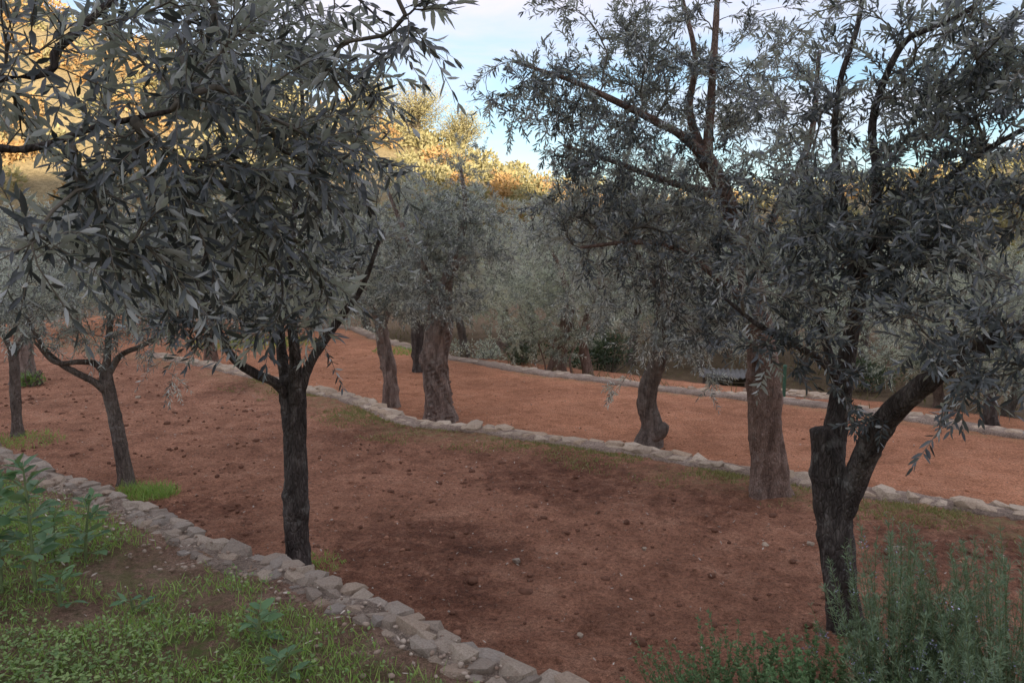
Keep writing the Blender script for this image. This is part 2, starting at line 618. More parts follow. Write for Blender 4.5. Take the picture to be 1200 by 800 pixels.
def terrace(name, k, t0, t1, s0, s1, dt, ds, mat, damp_shade_f=None, far_bias=None):
    nt_ = int((t1 - t0) / dt)
    t = np.linspace(t0, t1, nt_)
    ns = int(np.max(s1(t) - s0(t)) / ds)
    f = np.linspace(0, 1, ns)
    T, Fr = np.meshgrid(t, f, indexing='ij')
    S = s0(T) + (s1(T) - s0(T)) * Fr
    X, Y = xy(T, S)
    Z = LV[k] + relief(X, Y, k) + fine_relief(X, Y, k) - 0.012
    if k in (1, 2):                       # soil washed up a little against the wall below
        Z = Z + 0.02 * soft(0.75, 0.9, Fr) * (1 - soft(.93, .985, Fr))
    v = np.stack([X, Y, Z], -1).reshape(-1, 3)
    i = np.arange(nt_ - 1)[:, None] * ns
    j = np.arange(ns - 1)[None, :]
    q = np.stack([i + j, i + j + 1, i + ns + j + 1, i + ns + j], -1).reshape(-1, 4)[:, ::-1]
    b = MB()
    b.add(v, q)
    o = b.build(name, mat)
    tag(o, kind='structure')
    at = o.data.attributes.new('damp_shade', 'FLOAT', 'POINT')
    d = np.zeros(X.shape) if damp_shade_f is None else damp_shade_f(X, Y, S, T, Fr)
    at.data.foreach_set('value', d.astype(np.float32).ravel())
    if k in (1, 2):
        WN = W2 if k == 1 else W3
        n_ = .5 + .5 * fbm(P3(X, Y) * 0.9, 4, 33)
        wd = WN(T) - S
        mo = soft(.16, .3, wd) * (1 - soft(.45, 1.15 if k == 1 else .9, wd)) * np.clip(n_ * 2.6 - .75, 0, 1)
        at2 = o.data.attributes.new('moss', 'FLOAT', 'POINT')
        at2.data.foreach_set('value', mo.astype(np.float32).ravel())
    return o


def damp0(X, Y, S, T, Fr):
    n = fbm(P3(X, Y) * 1.1, 4, 5)
    return np.clip(0.75 + n * 1.2, 0, 1) * (1 - 0.8 * soft(-0.6, -0.25, S - W1(T)))


def damp_shade1(X, Y, S, T, Fr):
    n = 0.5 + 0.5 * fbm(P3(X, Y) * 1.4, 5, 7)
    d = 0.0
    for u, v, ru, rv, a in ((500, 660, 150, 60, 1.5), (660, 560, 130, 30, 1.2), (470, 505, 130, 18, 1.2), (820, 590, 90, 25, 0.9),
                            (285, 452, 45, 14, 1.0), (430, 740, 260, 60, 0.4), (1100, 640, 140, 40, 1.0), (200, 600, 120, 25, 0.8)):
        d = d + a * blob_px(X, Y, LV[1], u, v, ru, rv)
    base = 0.42 * (1 - soft(5.5, 10.5, T))  # browner near end: moister soil, and denser canopy's shade put into the colour
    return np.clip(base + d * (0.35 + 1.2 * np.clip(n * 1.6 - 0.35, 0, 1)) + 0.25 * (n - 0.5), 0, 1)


def damp2(X, Y, S, T, Fr):
    n = fbm(P3(X, Y) * 0.8, 4, 9)
    return np.clip(0.10 + 0.4 * n + 0.5 * soft(0.94, 1.0, Fr) + 0.3 * soft(0.06, 0.0, Fr), 0, 1)


EPS = 0.16
terrace('upper_terrace_ground', 0, -7, 13, lambda t: 0 * t - 3.6, lambda t: W1(t) - EPS, 0.06, 0.05, M['soil_upper'], damp0)
terrace('red_soil_terrace', 1, -5, 19, lambda t: W1(t) - EPS - .05, lambda t: W2(t) - EPS, 0.045, 0.035, M['soil_mid'], damp_shade1)
terrace('orange_soil_terrace', 2, -8, 32, lambda t: W2(t) - EPS - .05, lambda t: W3(t) - EPS, 0.1, 0.07, M['soil_low'], damp2)
terrace('lower_soil_terrace', 3, -16, 60, lambda t: W3(t) - EPS - .05, lambda t: W4(t), 0.2, 0.15, M['soil_low'], damp2)
o = terrace('valley_ground', 4, -60, 110, lambda t: W4(t) - 0.1, lambda t: 0 * t + 120.0, 1.1, 0.8, M['soil_far'])


# ------------------------------------------------------------------ stone walls
def stone_mesh(seed, mat):
    r = np.random.default_rng(seed)
    bm = bmesh.new()
    q = norm(r.normal(size=(90, 3)))
    sel = [q[0]]
    for c in q[1:]:                                   # spread-out directions
        if min(np.linalg.norm(c - o) for o in sel) > 0.62 and len(sel) < 24:
            sel.append(c)
    e = r.uniform(5.0, 9.0)
    pts = []
    for c in sel:
        k = (np.abs(c) ** e).sum() ** (-1 / e)
        c = c * k * 0.5 * np.array([r.uniform(0.82, 1.06), r.uniform(0.82, 1.06), 1.0])
        c[2] = min(c[2], 0.30 + 0.03 * r.random())
        pts.append(c)
    for q in pts:
        bm.verts.new(q)
    res = bmesh.ops.convex_hull(bm, input=bm.verts[:])
    loose = [v for v in bm.verts if not v.link_faces]
    bmesh.ops.delete(bm, geom=loose, context='VERTS')
    me = bpy.data.meshes.new('stone')
    bm.to_mesh(me)
    bm.free()
    me.materials.append(mat)
    return me


STONES = [stone_mesh(100 + i, M['stone']) for i in range(14)]
STONES_P = [stone_mesh(200 + i, M['stone_pale']) for i in range(14)]


def stone_wall(name, label, W, t0, t1, z_top, drop, rows, meshes, seed, limit=290, proud=0.02, core_w=0.42, fill=0.0, mortar='mortar'):
    """rows: list of (offset from outer edge, width, mean length, height above core)"""
    r = np.random.default_rng(seed)
    # mortar and earth body
    tt = np.linspace(t0, t1, int((t1 - t0) / 0.06))
    prof = [(0.0, -drop), (0.02, -drop * 0.5), (0.0, -0.06), (-0.05, -0.03), (-core_w * 0.35, -0.02), (-core_w * 0.7, -0.025), (-core_w, -0.05), (-core_w - 0.03, -0.22)]
    T = np.repeat(tt[:, None], len(prof), 1)
    O = np.array([p[0] for p in prof])[None, :] + 0 * T
    Zc = np.array([p[1] for p in prof])[None, :] + 0 * T
    Zc = np.where(Zc > -0.1, Zc + fill, Zc)
    nn = fbm(np.stack([T * 6, O * 9, Zc * 9], -1), 3, seed)
    S = W(T) + O + 0.02 * nn
    X, Y = xy(T, S)
    Z = z_top + Zc + 0.02 * fbm(np.stack([T * 5, O * 8, Zc * 8], -1), 3, seed + 4) + relief(X, Y, LV.index(z_top))
    nv = len(prof)
    i = np.arange(len(tt) - 1)[:, None] * nv
    j = np.arange(nv - 1)[None, :]
    q = np.stack([i + j, i + j + 1, i + nv + j + 1, i + nv + j], -1).reshape(-1, 4)
    mx, my = xy(0.5 * (t0 + t1), float(W(0.5 * (t0 + t1))))
    root = thing(name, label, 'wall', (float(mx), float(my), z_top - drop))
    b = MB()
    b.add(np.stack([X, Y, Z], -1).reshape(-1, 3), q)
    keep_world(b.build('mortar_core', M[mortar], None), root)
    cnt = 0
    for off, wid, ln, up in rows:
        t = t0 + r.random() * ln
        while t < t1 and cnt < limit:
            l = ln * (0.55 + 0.75 * r.random())
            w = wid * (0.75 + 0.5 * r.random())
            h = min(0.17, 0.5 * l + 0.04) * (0.8 + 0.4 * r.random())
            tc = t + l / 2
            s = float(W(tc)) - off - wid / 2 + r.normal(0, 0.012)
            ds = (float(W(tc + 0.15)) - float(W(tc - 0.15))) / 0.3
            x, y = xy(tc, s)
            ang = math.atan2(TD[1] + SD[1] * ds, TD[0] + SD[0] * ds) + r.normal(0, 0.12)
            z = z_top + float(relief(x, y, LV.index(z_top))) + up + r.normal(0, 0.012) - h / 2 + proud
            if r.random() > 0.03:
                st = link('stone', meshes[r.integers(len(meshes))], root)
                st.matrix_local = (Matrix.Translation(Vector((x, y, z)) - root.location) @ Matrix.Rotation(ang, 4, 'Z') @ Matrix.Rotation(r.normal(0, 0.05), 4, 'X')
                                   @ Matrix.Rotation(r.normal(0, 0.06) + (math.pi if r.random() < .5 else 0), 4, 'Y') @ Matrix.Diagonal((l * 1.16, w * 1.22, h, 1)))
                cnt += 1
            t += l * (0.93 + 0.1 * r.random())
    return root


stone_wall('stone_wall', 'grey rubble retaining wall edging the grassy bank at the lower left', W1, -2.6, 9.0, LV[0], 0.62,
           [(0.0, 0.105, 0.145, 0.010), (0.09, 0.08, 0.115, 0.007), (0.155, 0.07, 0.10, 0.0)], STONES, 3, fill=0.030, core_w=0.25)
stone_wall('stone_wall', 'pale pinkish stone kerb wall crossing the middle behind the brown soil', W2, -0.6, 15.0, LV[1], 0.72,
           [(0.0, 0.16, 0.24, 0.048), (0.13, 0.13, 0.19, 0.042)], STONES_P, 5, mortar='mortar_pale', fill=0.06, core_w=.30)
stone_wall('stone_wall', 'farther pale stone wall edging the orange soil terrace below the distant grove', W3, -1.5, 24.0, LV[2], 0.62,
           [(0.0, 0.20, 0.27, 0.062), (0.17, 0.18, 0.24, 0.045)], STONES_P, 8, mortar='mortar_pale', fill=0.088)
stone_wall('stone_wall', 'farthest low pale wall glimpsed behind the forked olive at the right', W4, 4.7, 6.8, LV[3], 0.62,
           [(0.0, 0.22, 0.36, 0.10), (0.20, 0.20, 0.30, 0.06)], STONES_P, 12, mortar='mortar_pale', fill=.06)


# ------------------------------------------------------------------ leaves
def leaf_verts(base, ax, nrm, L, Wd, lod, curl):
    """blades as arrays; lod 2: 8 triangles with a keel, lod 1: 4 triangles, lod 0: 2 triangles"""
    n = len(base)
    side = norm(np.cross(ax, nrm))
    nrm = np.cross(side, ax)
    L = L[:, None]
    Wd = Wd[:, None]
    c = (curl * L[:, 0])[:, None]

    def at(f, w, k):
        return base + ax * (L * f) + side * (Wd * w) + nrm * (-c * f * f + Wd * k)
    if lod == 2:
        V = np.stack([at(0, 0, 0), at(.30, -.43, .10), at(.30, 0, -.03), at(.30, .43, .10), at(.68, -.40, .10), at(.68, 0, -.03), at(.68, .40, .10), at(1, 0, 0)], 1)
        tri = np.array([[0, 2, 1], [0, 3, 2], [4, 5, 7], [5, 6, 7]])
        quad = np.array([[1, 2, 5, 4], [2, 3, 6, 5]])
        k = 8
    elif lod == 1:
        V = np.stack([at(0, 0, 0), at(.32, -.46, .05), at(.32, .46, .05), at(.70, .38, .05), at(.70, -.38, .05), at(1, 0, 0)], 1)
        tri = np.array([[0, 2, 1], [4, 3, 5]])
        quad = np.array([[1, 2, 3, 4]])
        k = 6
    else:
        V = np.stack([at(0, 0, 0), at(.45, .5, .05), at(1, 0, 0), at(.45, -.5, .05)], 1)
        tri = np.zeros((0, 3), int)
        quad = np.array([[0, 1, 2, 3]])
        k = 4
    off = (np.arange(n) * k)[:, None, None]
    fs = []
    if len(tri): fs.append((tri[None] + off).reshape(-1, 3))
    fs.append((quad[None] + off).reshape(-1, 4))
    return V.reshape(-1, 3), fs


def unit_leaves(mat, count=6, lod=2, wr=0.2, curls=(0.0, 0.1, 0.22, -0.06, 0.15, 0.05)):
    out = []
    for i in range(count):
        v, f = leaf_verts(np.zeros((1, 3)), np.array([[0, 1.0, 0]]), np.array([[0, 0, 1.0]]), np.ones(1), np.full(1, wr), lod, np.full(1, curls[i % len(curls)]))
        b = MB()
        b.add(v, f, 0.1 + 0.8 * i / max(1, count - 1))
        out.append(b.mesh('leaf', mat))
    return out


LEAF_UNITS = {}


def leaf_objects(parent, root, base, ax, nrm, L, idx, mat, wr=0.2):
    if mat.name not in LEAF_UNITS:
        LEAF_UNITS[mat.name] = unit_leaves(mat, 6, 2, wr)
    meshes = LEAF_UNITS[mat.name]
    for c, i in enumerate(idx):
        s = np.cross(ax[i], nrm[i])
        s = s / (np.linalg.norm(s) + 1e-9)
        n_ = np.cross(s, ax[i])
        o = link('leaf', meshes[c % len(meshes)], parent)
        m = Matrix(((s[0], ax[i][0], n_[0], 0), (s[1], ax[i][1], n_[1], 0), (s[2], ax[i][2], n_[2], 0), (0, 0, 0, 1)))
        o.matrix_local = Matrix.Translation(Vector(base[i]) - root) @ m @ Matrix.Diagonal((L[i], L[i], L[i], 1))


# ------------------------------------------------------------------ olive trees
def grow_tree(name, label, trunk, limbs, blobs, seed, bark, lod=1, leaf_len=(0.045, 0.07), wr=0.20, shoots=3, shoot_len=(0.12, 0.26),
              space=0.018, leaf_mat='leaf', parts=0, cat='tree', group=None, twig_mat='twig', rmin=0.0022, droop=0.35, sides=26, rough=0.10, ridge=0.10,
              twist=1.5, extra=None, up=0.15, shoot_twigs=True, base=None, slim=0.84):
    r = np.random.default_rng(seed)
    trunk = np.asarray(trunk, float).copy()
    trunk[:, 3] *= slim
    root_loc = trunk[0, :3].copy() if base is None else np.asarray(base, float)
    root = thing(name, label, cat, root_loc, group)
    RV = Vector(root_loc)
    t0 = trunk.copy()
    t0[0, 2] -= 0.12
    v, f = bark_tube(t0, sides, 0.02, rough, ridge, twist, seed, flare=0.7)
    b = MB()
    b.add(v - root_loc, f)
    b.build('trunk', M[bark], root)
    Pn, Dn, Par, Rn, ok = [], [], [], [], []

    def add_line(c, parent0, attach):
        prev = parent0
        d = norm(np.gradient(c[:, :3], axis=0))
        for q in range(len(c)):
            Pn.append(c[q, :3]); Dn.append(d[q]); Par.append(prev); Rn.append(c[q, 3]); ok.append(attach)
            prev = len(Pn) - 1
    ct = catmull(trunk, 0.12)
    add_line(ct, -1, False)
    ok[-1] = True
    for li, lm in enumerate(limbs):
        lm = np.asarray(lm, float).copy()
        lm[:, 3] *= slim
        v, f = bark_tube(lm, max(8, int(sides * 0.55)), 0.025, rough * 0.8, ridge * 0.7, twist, seed + 31 + li, knots=0.25)
        b = MB()
        b.add(v - root_loc, f)
        b.build('limb', M[bark], root)
        c = catmull(lm, 0.10)
        j = int(np.argmin(np.linalg.norm(np.array(Pn) - c[0, :3], axis=1)))
        add_line(c, j, True)
    for xb, xr in (extra or []):
        xb = np.asarray(xb, float)
        v, f = bark_tube(xb, 16, 0.02, 0.12, 0.12, 0.5, seed + 77)
        b = MB(); b.add(v - root_loc, f)
        b.build(xr, M[bark], root)
    n0 = len(Pn)
    A = []
    for (c, rad, n) in blobs:
        q = r.normal(size=(n, 3))
        q = norm(q) * (r.random((n, 1)) ** 0.45)
        A.append(np.asarray(c) + q * np.asarray(rad))
    A = np.vstack(A)
    cap = n0 + len(A) * 12
    P = np.zeros((cap, 3)); D = np.zeros((cap, 3)); OK = np.zeros(cap, bool)
    P[:n0] = Pn; D[:n0] = Dn; OK[:n0] = ok
    par = np.full(cap, -1, int); par[:n0] = Par
    dm = np.min(np.linalg.norm(A[:, None] - P[None, :n0][:, OK[:n0]], axis=2), axis=1)
    m = n0
    paths = []
    for ai in np.argsort(dm):
        a = A[ai]
        w = a - P[:m]
        d = np.linalg.norm(w, axis=1) + 1e-6
        cs = np.einsum('ij,ij->i', w, D[:m]) / d
        cost = d * (1.3 - 0.5 * cs) + np.where(OK[:m], 0, 1e6)
        j = int(np.argmin(cost))
        Ld = d[j]
        k = int(np.clip(Ld / 0.09, 3, 10))
        to = w[j] / Ld
        p1 = P[j] + norm(D[j] * 0.6 + to * 0.6 + np.array([0, 0, up])) * Ld * 0.45
        tt = np.linspace(0, 1, k + 1)[1:, None]
        c = (1 - tt) ** 2 * P[j] + 2 * tt * (1 - tt) * p1 + tt ** 2 * a
        c = c + r.normal(0, 0.03 * Ld, c.shape) * np.sin(np.pi * tt)
        full = np.vstack([P[j], c])
        P[m:m + k] = c
        D[m:m + k] = norm(np.diff(full, axis=0))
        OK[m:m + k] = True
        par[m:m + k] = np.concatenate([[j], np.arange(m, m + k - 1)])
        paths.append(np.concatenate([[j], np.arange(m, m + k)]))
        m += k
    cnt = np.zeros(m)
    for pth in paths:
        cnt[pth[-1]] += 1
    for i in range(m - 1, -1, -1):
        if par[i] >= 0:
            cnt[par[i]] += cnt[i]
    R = rmin * np.maximum(cnt, 1) ** 0.46
    R[:n0] = np.minimum(R[:n0], np.asarray(Rn))
    tw = MB()
    lb, la, ln_, ll = [], [], [], []
    for pth in paths:
        pr = R[pth].copy()
        pr[0] = min(pr[0], pr[1] * 1.3)
        rm = pr.max()
        sd = 3 if rm < 0.004 else (5 if rm < 0.012 else 8)
        if lod > 0 or rm > 0.004:
            tv, tq = tube(P[pth], pr, sd)
            tw.add(tv - root_loc, [tq], float(r.random()))
        pp = P[pth]
        for k in range(shoots):
            fpos = 1.0 if k == 0 else r.uniform(0.25, 1.0)
            x = fpos * (len(pp) - 1)
            i0 = min(int(x), len(pp) - 2)
            p = pp[i0] + (pp[i0 + 1] - pp[i0]) * (x - i0)
            d0 = norm(pp[i0 + 1] - pp[i0])
            d0 = norm(d0 * 0.8 + r.normal(0, 0.45 if k else 0.2, 3) + np.array([0, 0, up]))
            Ls = r.uniform(*shoot_len)
            dr = droop * r.uniform(0.2, 1.4)
            nn = max(3, int(Ls / space))
            xs = (np.arange(nn) + 0.8) / nn * Ls
            sp = p + d0 * xs[:, None] + np.array([0, 0, -1.0]) * (dr * xs ** 2 / Ls)[:, None]
            dd = norm(d0[None] + np.array([0, 0, -2.0])[None] * (dr * xs / Ls)[:, None])
            if shoot_twigs:
                sv, sq = tube(np.vstack([p, sp[nn // 2], sp[-1]]), np.array([0.0022, 0.0016, 0.0009]) * (rmin / 0.0022), 3)
                tw.add(sv - root_loc, [sq], float(0.4 + 0.6 * r.random()))
            ux = norm(np.cross(dd, np.array([0.3, 0.2, 1.0]) + r.normal(0, 0.2, 3)))
            uy = np.cross(dd, ux)
            az0 = r.random() * math.pi
            az = az0 + np.arange(nn) * (math.pi / 2) + r.normal(0, 0.3, nn)
            for sg in (0, math.pi):
                keep = r.random(nn) > 0.10
                ph = r.uniform(0.55, 1.15, nn) * np.where(np.arange(nn) > nn - 3, 0.5, 1)
                perp = ux * np.cos(az + sg)[:, None] + uy * np.sin(az + sg)[:, None]
                ax = norm(dd * np.cos(ph)[:, None] + perp * np.sin(ph)[:, None] + r.normal(0, 0.10, (nn, 3)) + np.array([0, 0, -0.12]))
                nr = norm(dd * 0.7 + np.array([0, 0, 0.55]) + r.normal(0, 0.30, (nn, 3)))
                nr = norm(nr - ax * np.einsum('ij,ij->i', nr, ax)[:, None])
                lb.append(sp[keep]); la.append(ax[keep]); ln_.append(nr[keep])
                ll.append((r.uniform(*leaf_len, nn) * (0.65 + 0.35 * np.sin(np.pi * np.clip(xs / Ls, 0.15, 0.9))))[keep])
    tw.build('twigs', M[twig_mat], root)['kind'] = 'stuff'
    lb = np.vstack(lb); la = np.vstack(la); ln_ = np.vstack(ln_); ll = np.concatenate(ll)
    pick = np.zeros(len(lb), bool)
    idx = []
    if parts:
        u, vv, dep = project(lb + la * ll[:, None] * 0.5)
        vis = (u > 5) & (u < 1195) & (vv > 5) & (vv < 795)
        size = np.where(vis, ll / dep, 0)
        idx = np.argsort(-size)[:parts]
        idx = [i for i in idx if size[i] > 0]
        pick[idx] = True
    kp = ~pick
    b = MB()
    n = kp.sum()
    tone = np.clip(r.beta(1.1, 1.9, n), 0, 1).astype(np.float32)
    v, f = leaf_verts(lb[kp] - root_loc, la[kp], ln_[kp], ll[kp], ll[kp] * wr * r.uniform(0.8, 1.15, n), lod, r.normal(0.07, 0.10, n))
    b.add(v, f, tone)
    crown = b.build('crown', M[leaf_mat], root)
    crown['kind'] = 'stuff'
    if len(idx):
        leaf_objects(crown, RV, lb, la, ln_, ll, idx, M[leaf_mat], wr)
    return root


def line(pts, y=None):
    """[(u, v, y, r)] or [(u, v, r)] with one distance -> x, y, z, r"""
    out = []
    for p in pts:
        if len(p) == 4:
            out.append([*px(p[0], p[1], p[2]), p[3]])
        else:
            out.append([*px(p[0], p[1], y), p[2]])
    return out


def blob(u, v, ru, rv, y, ry, n):
    c = px(u, v, y)
    return (c, (ru / FPX * y, ry, rv / FPX * y), n)


def base_at(u, v, lv, r):
    p = on_level(u, v, LV[lv])
    p[2] = float(ground_z(p[0], p[1]))
    return [*p, r]


def stand(pts_line):
    """put the foot of a trunk on its terrace"""
    p = pts_line[0]
    p[2] = float(ground_z(p[0], p[1])) + 0.0
    return pts_line


TG = 'olive trees in the terraced grove'

# A: near left dark trunk just below the wall
y = 4.75
tA = stand(line([(352, 700, .105), (350, 655, .092), (347, 620, .093), (347, 590, .099), (346, 545, .086), (345, 500, .088), (343, 462, .09), (341, 440, .075)], y))
lA = [line([(346, 470, 4.70, .05), (346, 430, 4.66, .044), (344, 400, 4.62, .036), (338, 340, 4.6, .028), (345, 250, 4.6, .022), (355, 150, 4.6, .016), (350, 60, 4.6, .01)]),
      line([(338, 462, 4.8, .05), (331, 420, 4.85, .04), (327, 380, 4.9, .034), (318, 320, 4.95, .026), (300, 240, 5.0, .018), (280, 160, 5.0, .01)]),
      line([(349, 462, 4.75, .048), (362, 428, 4.75, .036), (378, 402, 4.75, .032), (402, 368, 4.75, .026), (425, 335, 4.7, .02), (448, 270, 4.6, .012)]),
      line([(340, 465, 4.72, .045), (322, 448, 4.66, .036), (300, 438, 4.6, .032), (278, 424, 4.55, .03), (264, 404, 4.5, .026), (240, 350, 4.4, .02), (200, 270, 4.3, .012)])]
bA = [blob(320, 310, 90, 70, 4.6, .6, 46), blob(225, 320, 75, 65, 4.4, .5, 36), blob(400, 285, 60, 75, 4.7, .6, 34), blob(330, 160, 110, 110, 4.6, .8, 60),
      blob(375, 390, 22, 18, 4.7, .2, 5), blob(300, 365, 60, 25, 4.4, .3, 14), blob(220, 380, 40, 25, 4.3, .2, 10), blob(250, 60, 200, 60, 4.7, .8, 30)]
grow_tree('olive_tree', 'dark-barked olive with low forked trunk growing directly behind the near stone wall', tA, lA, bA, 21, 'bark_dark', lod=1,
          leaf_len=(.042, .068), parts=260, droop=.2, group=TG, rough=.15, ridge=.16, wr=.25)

# O: olive left of the camera whose boughs hang into the upper left corner
tO = [[-3.3, 0.9, float(ground_z(-3.3, 0.9)), .16], [-3.28, .92, .5, .13], [-3.2, 1.0, 1.0, .125], [-3.1, 1.1, 1.4, .12]]
lO = [[[-3.1, 1.1, 1.35, .09], [-2.75, 1.35, 1.75, .06], [-2.2, 1.75, 2.0, .035], *line([(0, 92, 2.05, .0135), (70, 55, 2.1, .012), (130, 2, 2.2, .011)]), *line([(220, -60, 2.4, .009)])],
      [[-3.1, 1.1, 1.35, .09], [-2.8, 1.6, 1.8, .05], [-2.0, 2.0, 1.95, .03], *line([(-30, 170, 2.1, .014), (45, 172, 2.15, .012), (110, 150, 2.2, .010), (200, 130, 2.3, .008)])],
      [[-3.12, 1.1, 1.35, .09], [-3.0, 1.3, 2.2, .06], [-2.2, 1.9, 2.9, .04], *line([(180, -160, 2.6, .025), (330, -130, 2.6, .016), (420, -60, 2.5, .010)])],
      [[-3.15, 1.05, 1.35, .08], [-3.7, .6, 2.0, .05], [-4.2, .2, 2.7, .02]]]
bO = [blob(225, 90, 170, 95, 2.5, .40, 42), blob(140, 190, 140, 85, 2.3, .35, 30), blob(300, 200, 110, 90, 2.5, .35, 30), blob(230, 290, 120, 70, 2.6, .35, 22),
      blob(18, 300, 45, 35, 1.9, .12, 4), blob(140, 290, 90, 45, 2.1, .2, 9), blob(420, 40, 60, 60, 2.6, .2, 9), blob(400, 150, 40, 90, 2.7, .25, 11), blob(300, 40, 150, 60, 2.7, .35, 20),
      blob(490, 15, 25, 18, 2.5, .1, 4), blob(40, 60, 70, 70, 2.0, .2, 5), blob(10, 160, 50, 70, 2.3, .2, 6), blob(350, 320, 60, 50, 2.9, .25, 10), blob(320, 380, 30, 20, 2.7, .1, 3),
      blob(200, -80, 240, 50, 2.6, .3, 8), (np.array([-3.4, .9, 2.9]), (.8, .7, .6), 24)]
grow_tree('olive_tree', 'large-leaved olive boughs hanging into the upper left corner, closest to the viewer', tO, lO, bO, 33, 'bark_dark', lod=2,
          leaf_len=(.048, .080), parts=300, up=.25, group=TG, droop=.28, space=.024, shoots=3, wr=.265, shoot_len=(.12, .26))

# B: near right forked olive
tB = stand(line([(992, 758, .135), (988, 715, .112), (984, 670, .112), (980, 625, .118), (975, 580, .125), (970, 545, .11), (965, 522, .088), (962, 502, .078)], 4.2))
lB = [line([(974, 570, 4.22, .09), (977, 520, 4.23, .084), (984, 470, 4.25, .072), (991, 425, 4.26, .064), (1000, 380, 4.24, .05), (1010, 335, 4.2, .044), (1022, 280, 4.15, .038), (1028, 210, 4.1, .030), (1022, 150, 4.1, .026), (1036, 95, 4.1, .022), (1062, 48, 4.1, .020), (1100, 30, 4.05, .016), (1145, 5, 4.0, .016), (1190, -40, 4.0, .01)]),
      line([(985, 600, 4.18, .09), (1003, 560, 4.1, .086), (1018, 525, 4.0, .084), (1038, 492, 3.9, .078), (1068, 462, 3.75, .066), (1105, 432, 3.6, .06), (1145, 408, 3.45, .056), (1205, 382, 3.3, .05), (1290, 330, 3.1, .03)]),
      line([(986, 455, 4.24, .035), (965, 425, 4.15, .025), (938, 408, 4.1, .022), (893, 384, 4.05, .017), (850, 350, 4.0, .010)]),
      line([(985, 450, 4.3, .036), (970, 410, 4.4, .03), (961, 370, 4.45, .026), (945, 300, 4.5, .02), (930, 210, 4.5, .012)]),
      line([(1006, 350, 4.2, .04), (992, 270, 4.3, .03), (978, 170, 4.35, .022), (985, 95, 4.35, .02), (1005, 30, 4.35, .018), (1018, -50, 4.35, .012)]),
      line([(1022, 290, 4.15, .034), (1080, 235, 4.0, .024), (1150, 180, 3.85, .018), (1240, 130, 3.7, .012)])]
bB = [blob(980, 250, 110, 85, 4.1, .6, 80), blob(1080, 270, 95, 90, 3.7, .6, 66), blob(1140, 190, 100, 80, 3.7, .6, 56), blob(1120, 370, 90, 55, 3.3, .45, 30), blob(920, 320, 80, 60, 4.1, .5, 40),
      blob(1130, 100, 90, 60, 4.0, .6, 44), blob(960, 130, 70, 60, 4.3, .5, 18), blob(1150, 440, 60, 25, 3.1, .3, 9), blob(1100, 505, 6, 6, 2.9, .05, 1), blob(990, 20, 90, 50, 4.3, .5, 12),
      blob(930, 400, 60, 40, 4.0, .3, 14), blob(1150, 40, 90, 60, 3.9, .5, 34), blob(1060, 110, 60, 70, 4.1, .4, 22), blob(1010, 470, 40, 30, 3.9, .3, 4), blob(1300, 200, 130, 180, 3.5, .8, 34), blob(1080, -90, 220, 60, 4.0, .8, 20)]
grow_tree('olive_tree', 'forked olive with a sawn stump, standing between the rosemary bushes at the right', tB, lB, bB, 45, 'bark_dark', lod=1,
          leaf_len=(.043, .072), parts=300, group=TG, rough=.12, ridge=.12, droop=.18, shoot_len=(.11, .25), wr=.26, shoots=3, up=.2, slim=.78)

# C: thick brown trunk at the edge of the middle wall
y = 6.65
tC = stand(line([(899, 592, .215), (900, 575, .17), (901, 545, .158), (898, 510, .15), (896, 470, .148), (894, 430, .142), (888, 380, .122), (872, 300, .092), (848, 225, .075), (826, 182, .07)], y))
lC = [line([(828, 186, 6.6, .055), (800, 160, 6.5, .038), (770, 143, 6.4, .034), (720, 118, 6.3, .028), (670, 95, 6.2, .02), (600, 72, 6.1, .010)]),
      line([(828, 186, 6.6, .05), (833, 120, 6.6, .036), (837, 60, 6.6, .03), (842, -30, 6.6, .02)]),
      line([(826, 186, 6.65, .05), (808, 130, 6.7, .034), (815, 70, 6.75, .026), (800, 0, 6.8, .018)]),
      line([(872, 305, 6.65, .06), (915, 240, 6.8, .038), (950, 160, 6.9, .03), (960, 60, 7.0, .016)]),
      line([(886, 365, 6.6, .05), (840, 325, 6.4, .03), (790, 290, 6.3, .024), (740, 284, 6.2, .02), (680, 290, 6.1, .012)]),
      line([(850, 230, 6.65, .045), (790, 215, 6.6, .03), (720, 190, 6.6, .022), (660, 170, 6.6, .012)])]
bC = [blob(640, 105, 75, 38, 6.2, .5, 40), blob(715, 165, 90, 60, 6.4, .7, 62), blob(770, 50, 100, 60, 6.6, .8, 60), blob(850, 250, 110, 75, 6.4, .8, 90), blob(745, 285, 100, 55, 6.2, .6, 66),
      blob(910, 90, 80, 80, 6.8, .7, 46), blob(840, 360, 80, 45, 6.2, .5, 46), blob(850, 130, 80, 60, 6.6, .7, 30), blob(690, 240, 70, 50, 6.4, .5, 36), blob(950, 200, 60, 60, 6.8, .5, 26), blob(800, -70, 170, 50, 6.7, .8, 16),
      blob(770, 120, 60, 60, 6.4, .5, 24), blob(650, 10, 40, 20, 6.4, .3, 5)]
grow_tree('olive_tree', 'olive with thick reddish brown trunk at the very edge of the middle wall', tC, lC, bC, 57, 'bark_brown', lod=1,
          leaf_len=(.045, .075), parts=0, group=TG, rough=.12, ridge=.16, sides=34, shoots=4, slim=.92, shoot_len=(.12, .28), wr=.24, droop=.2)

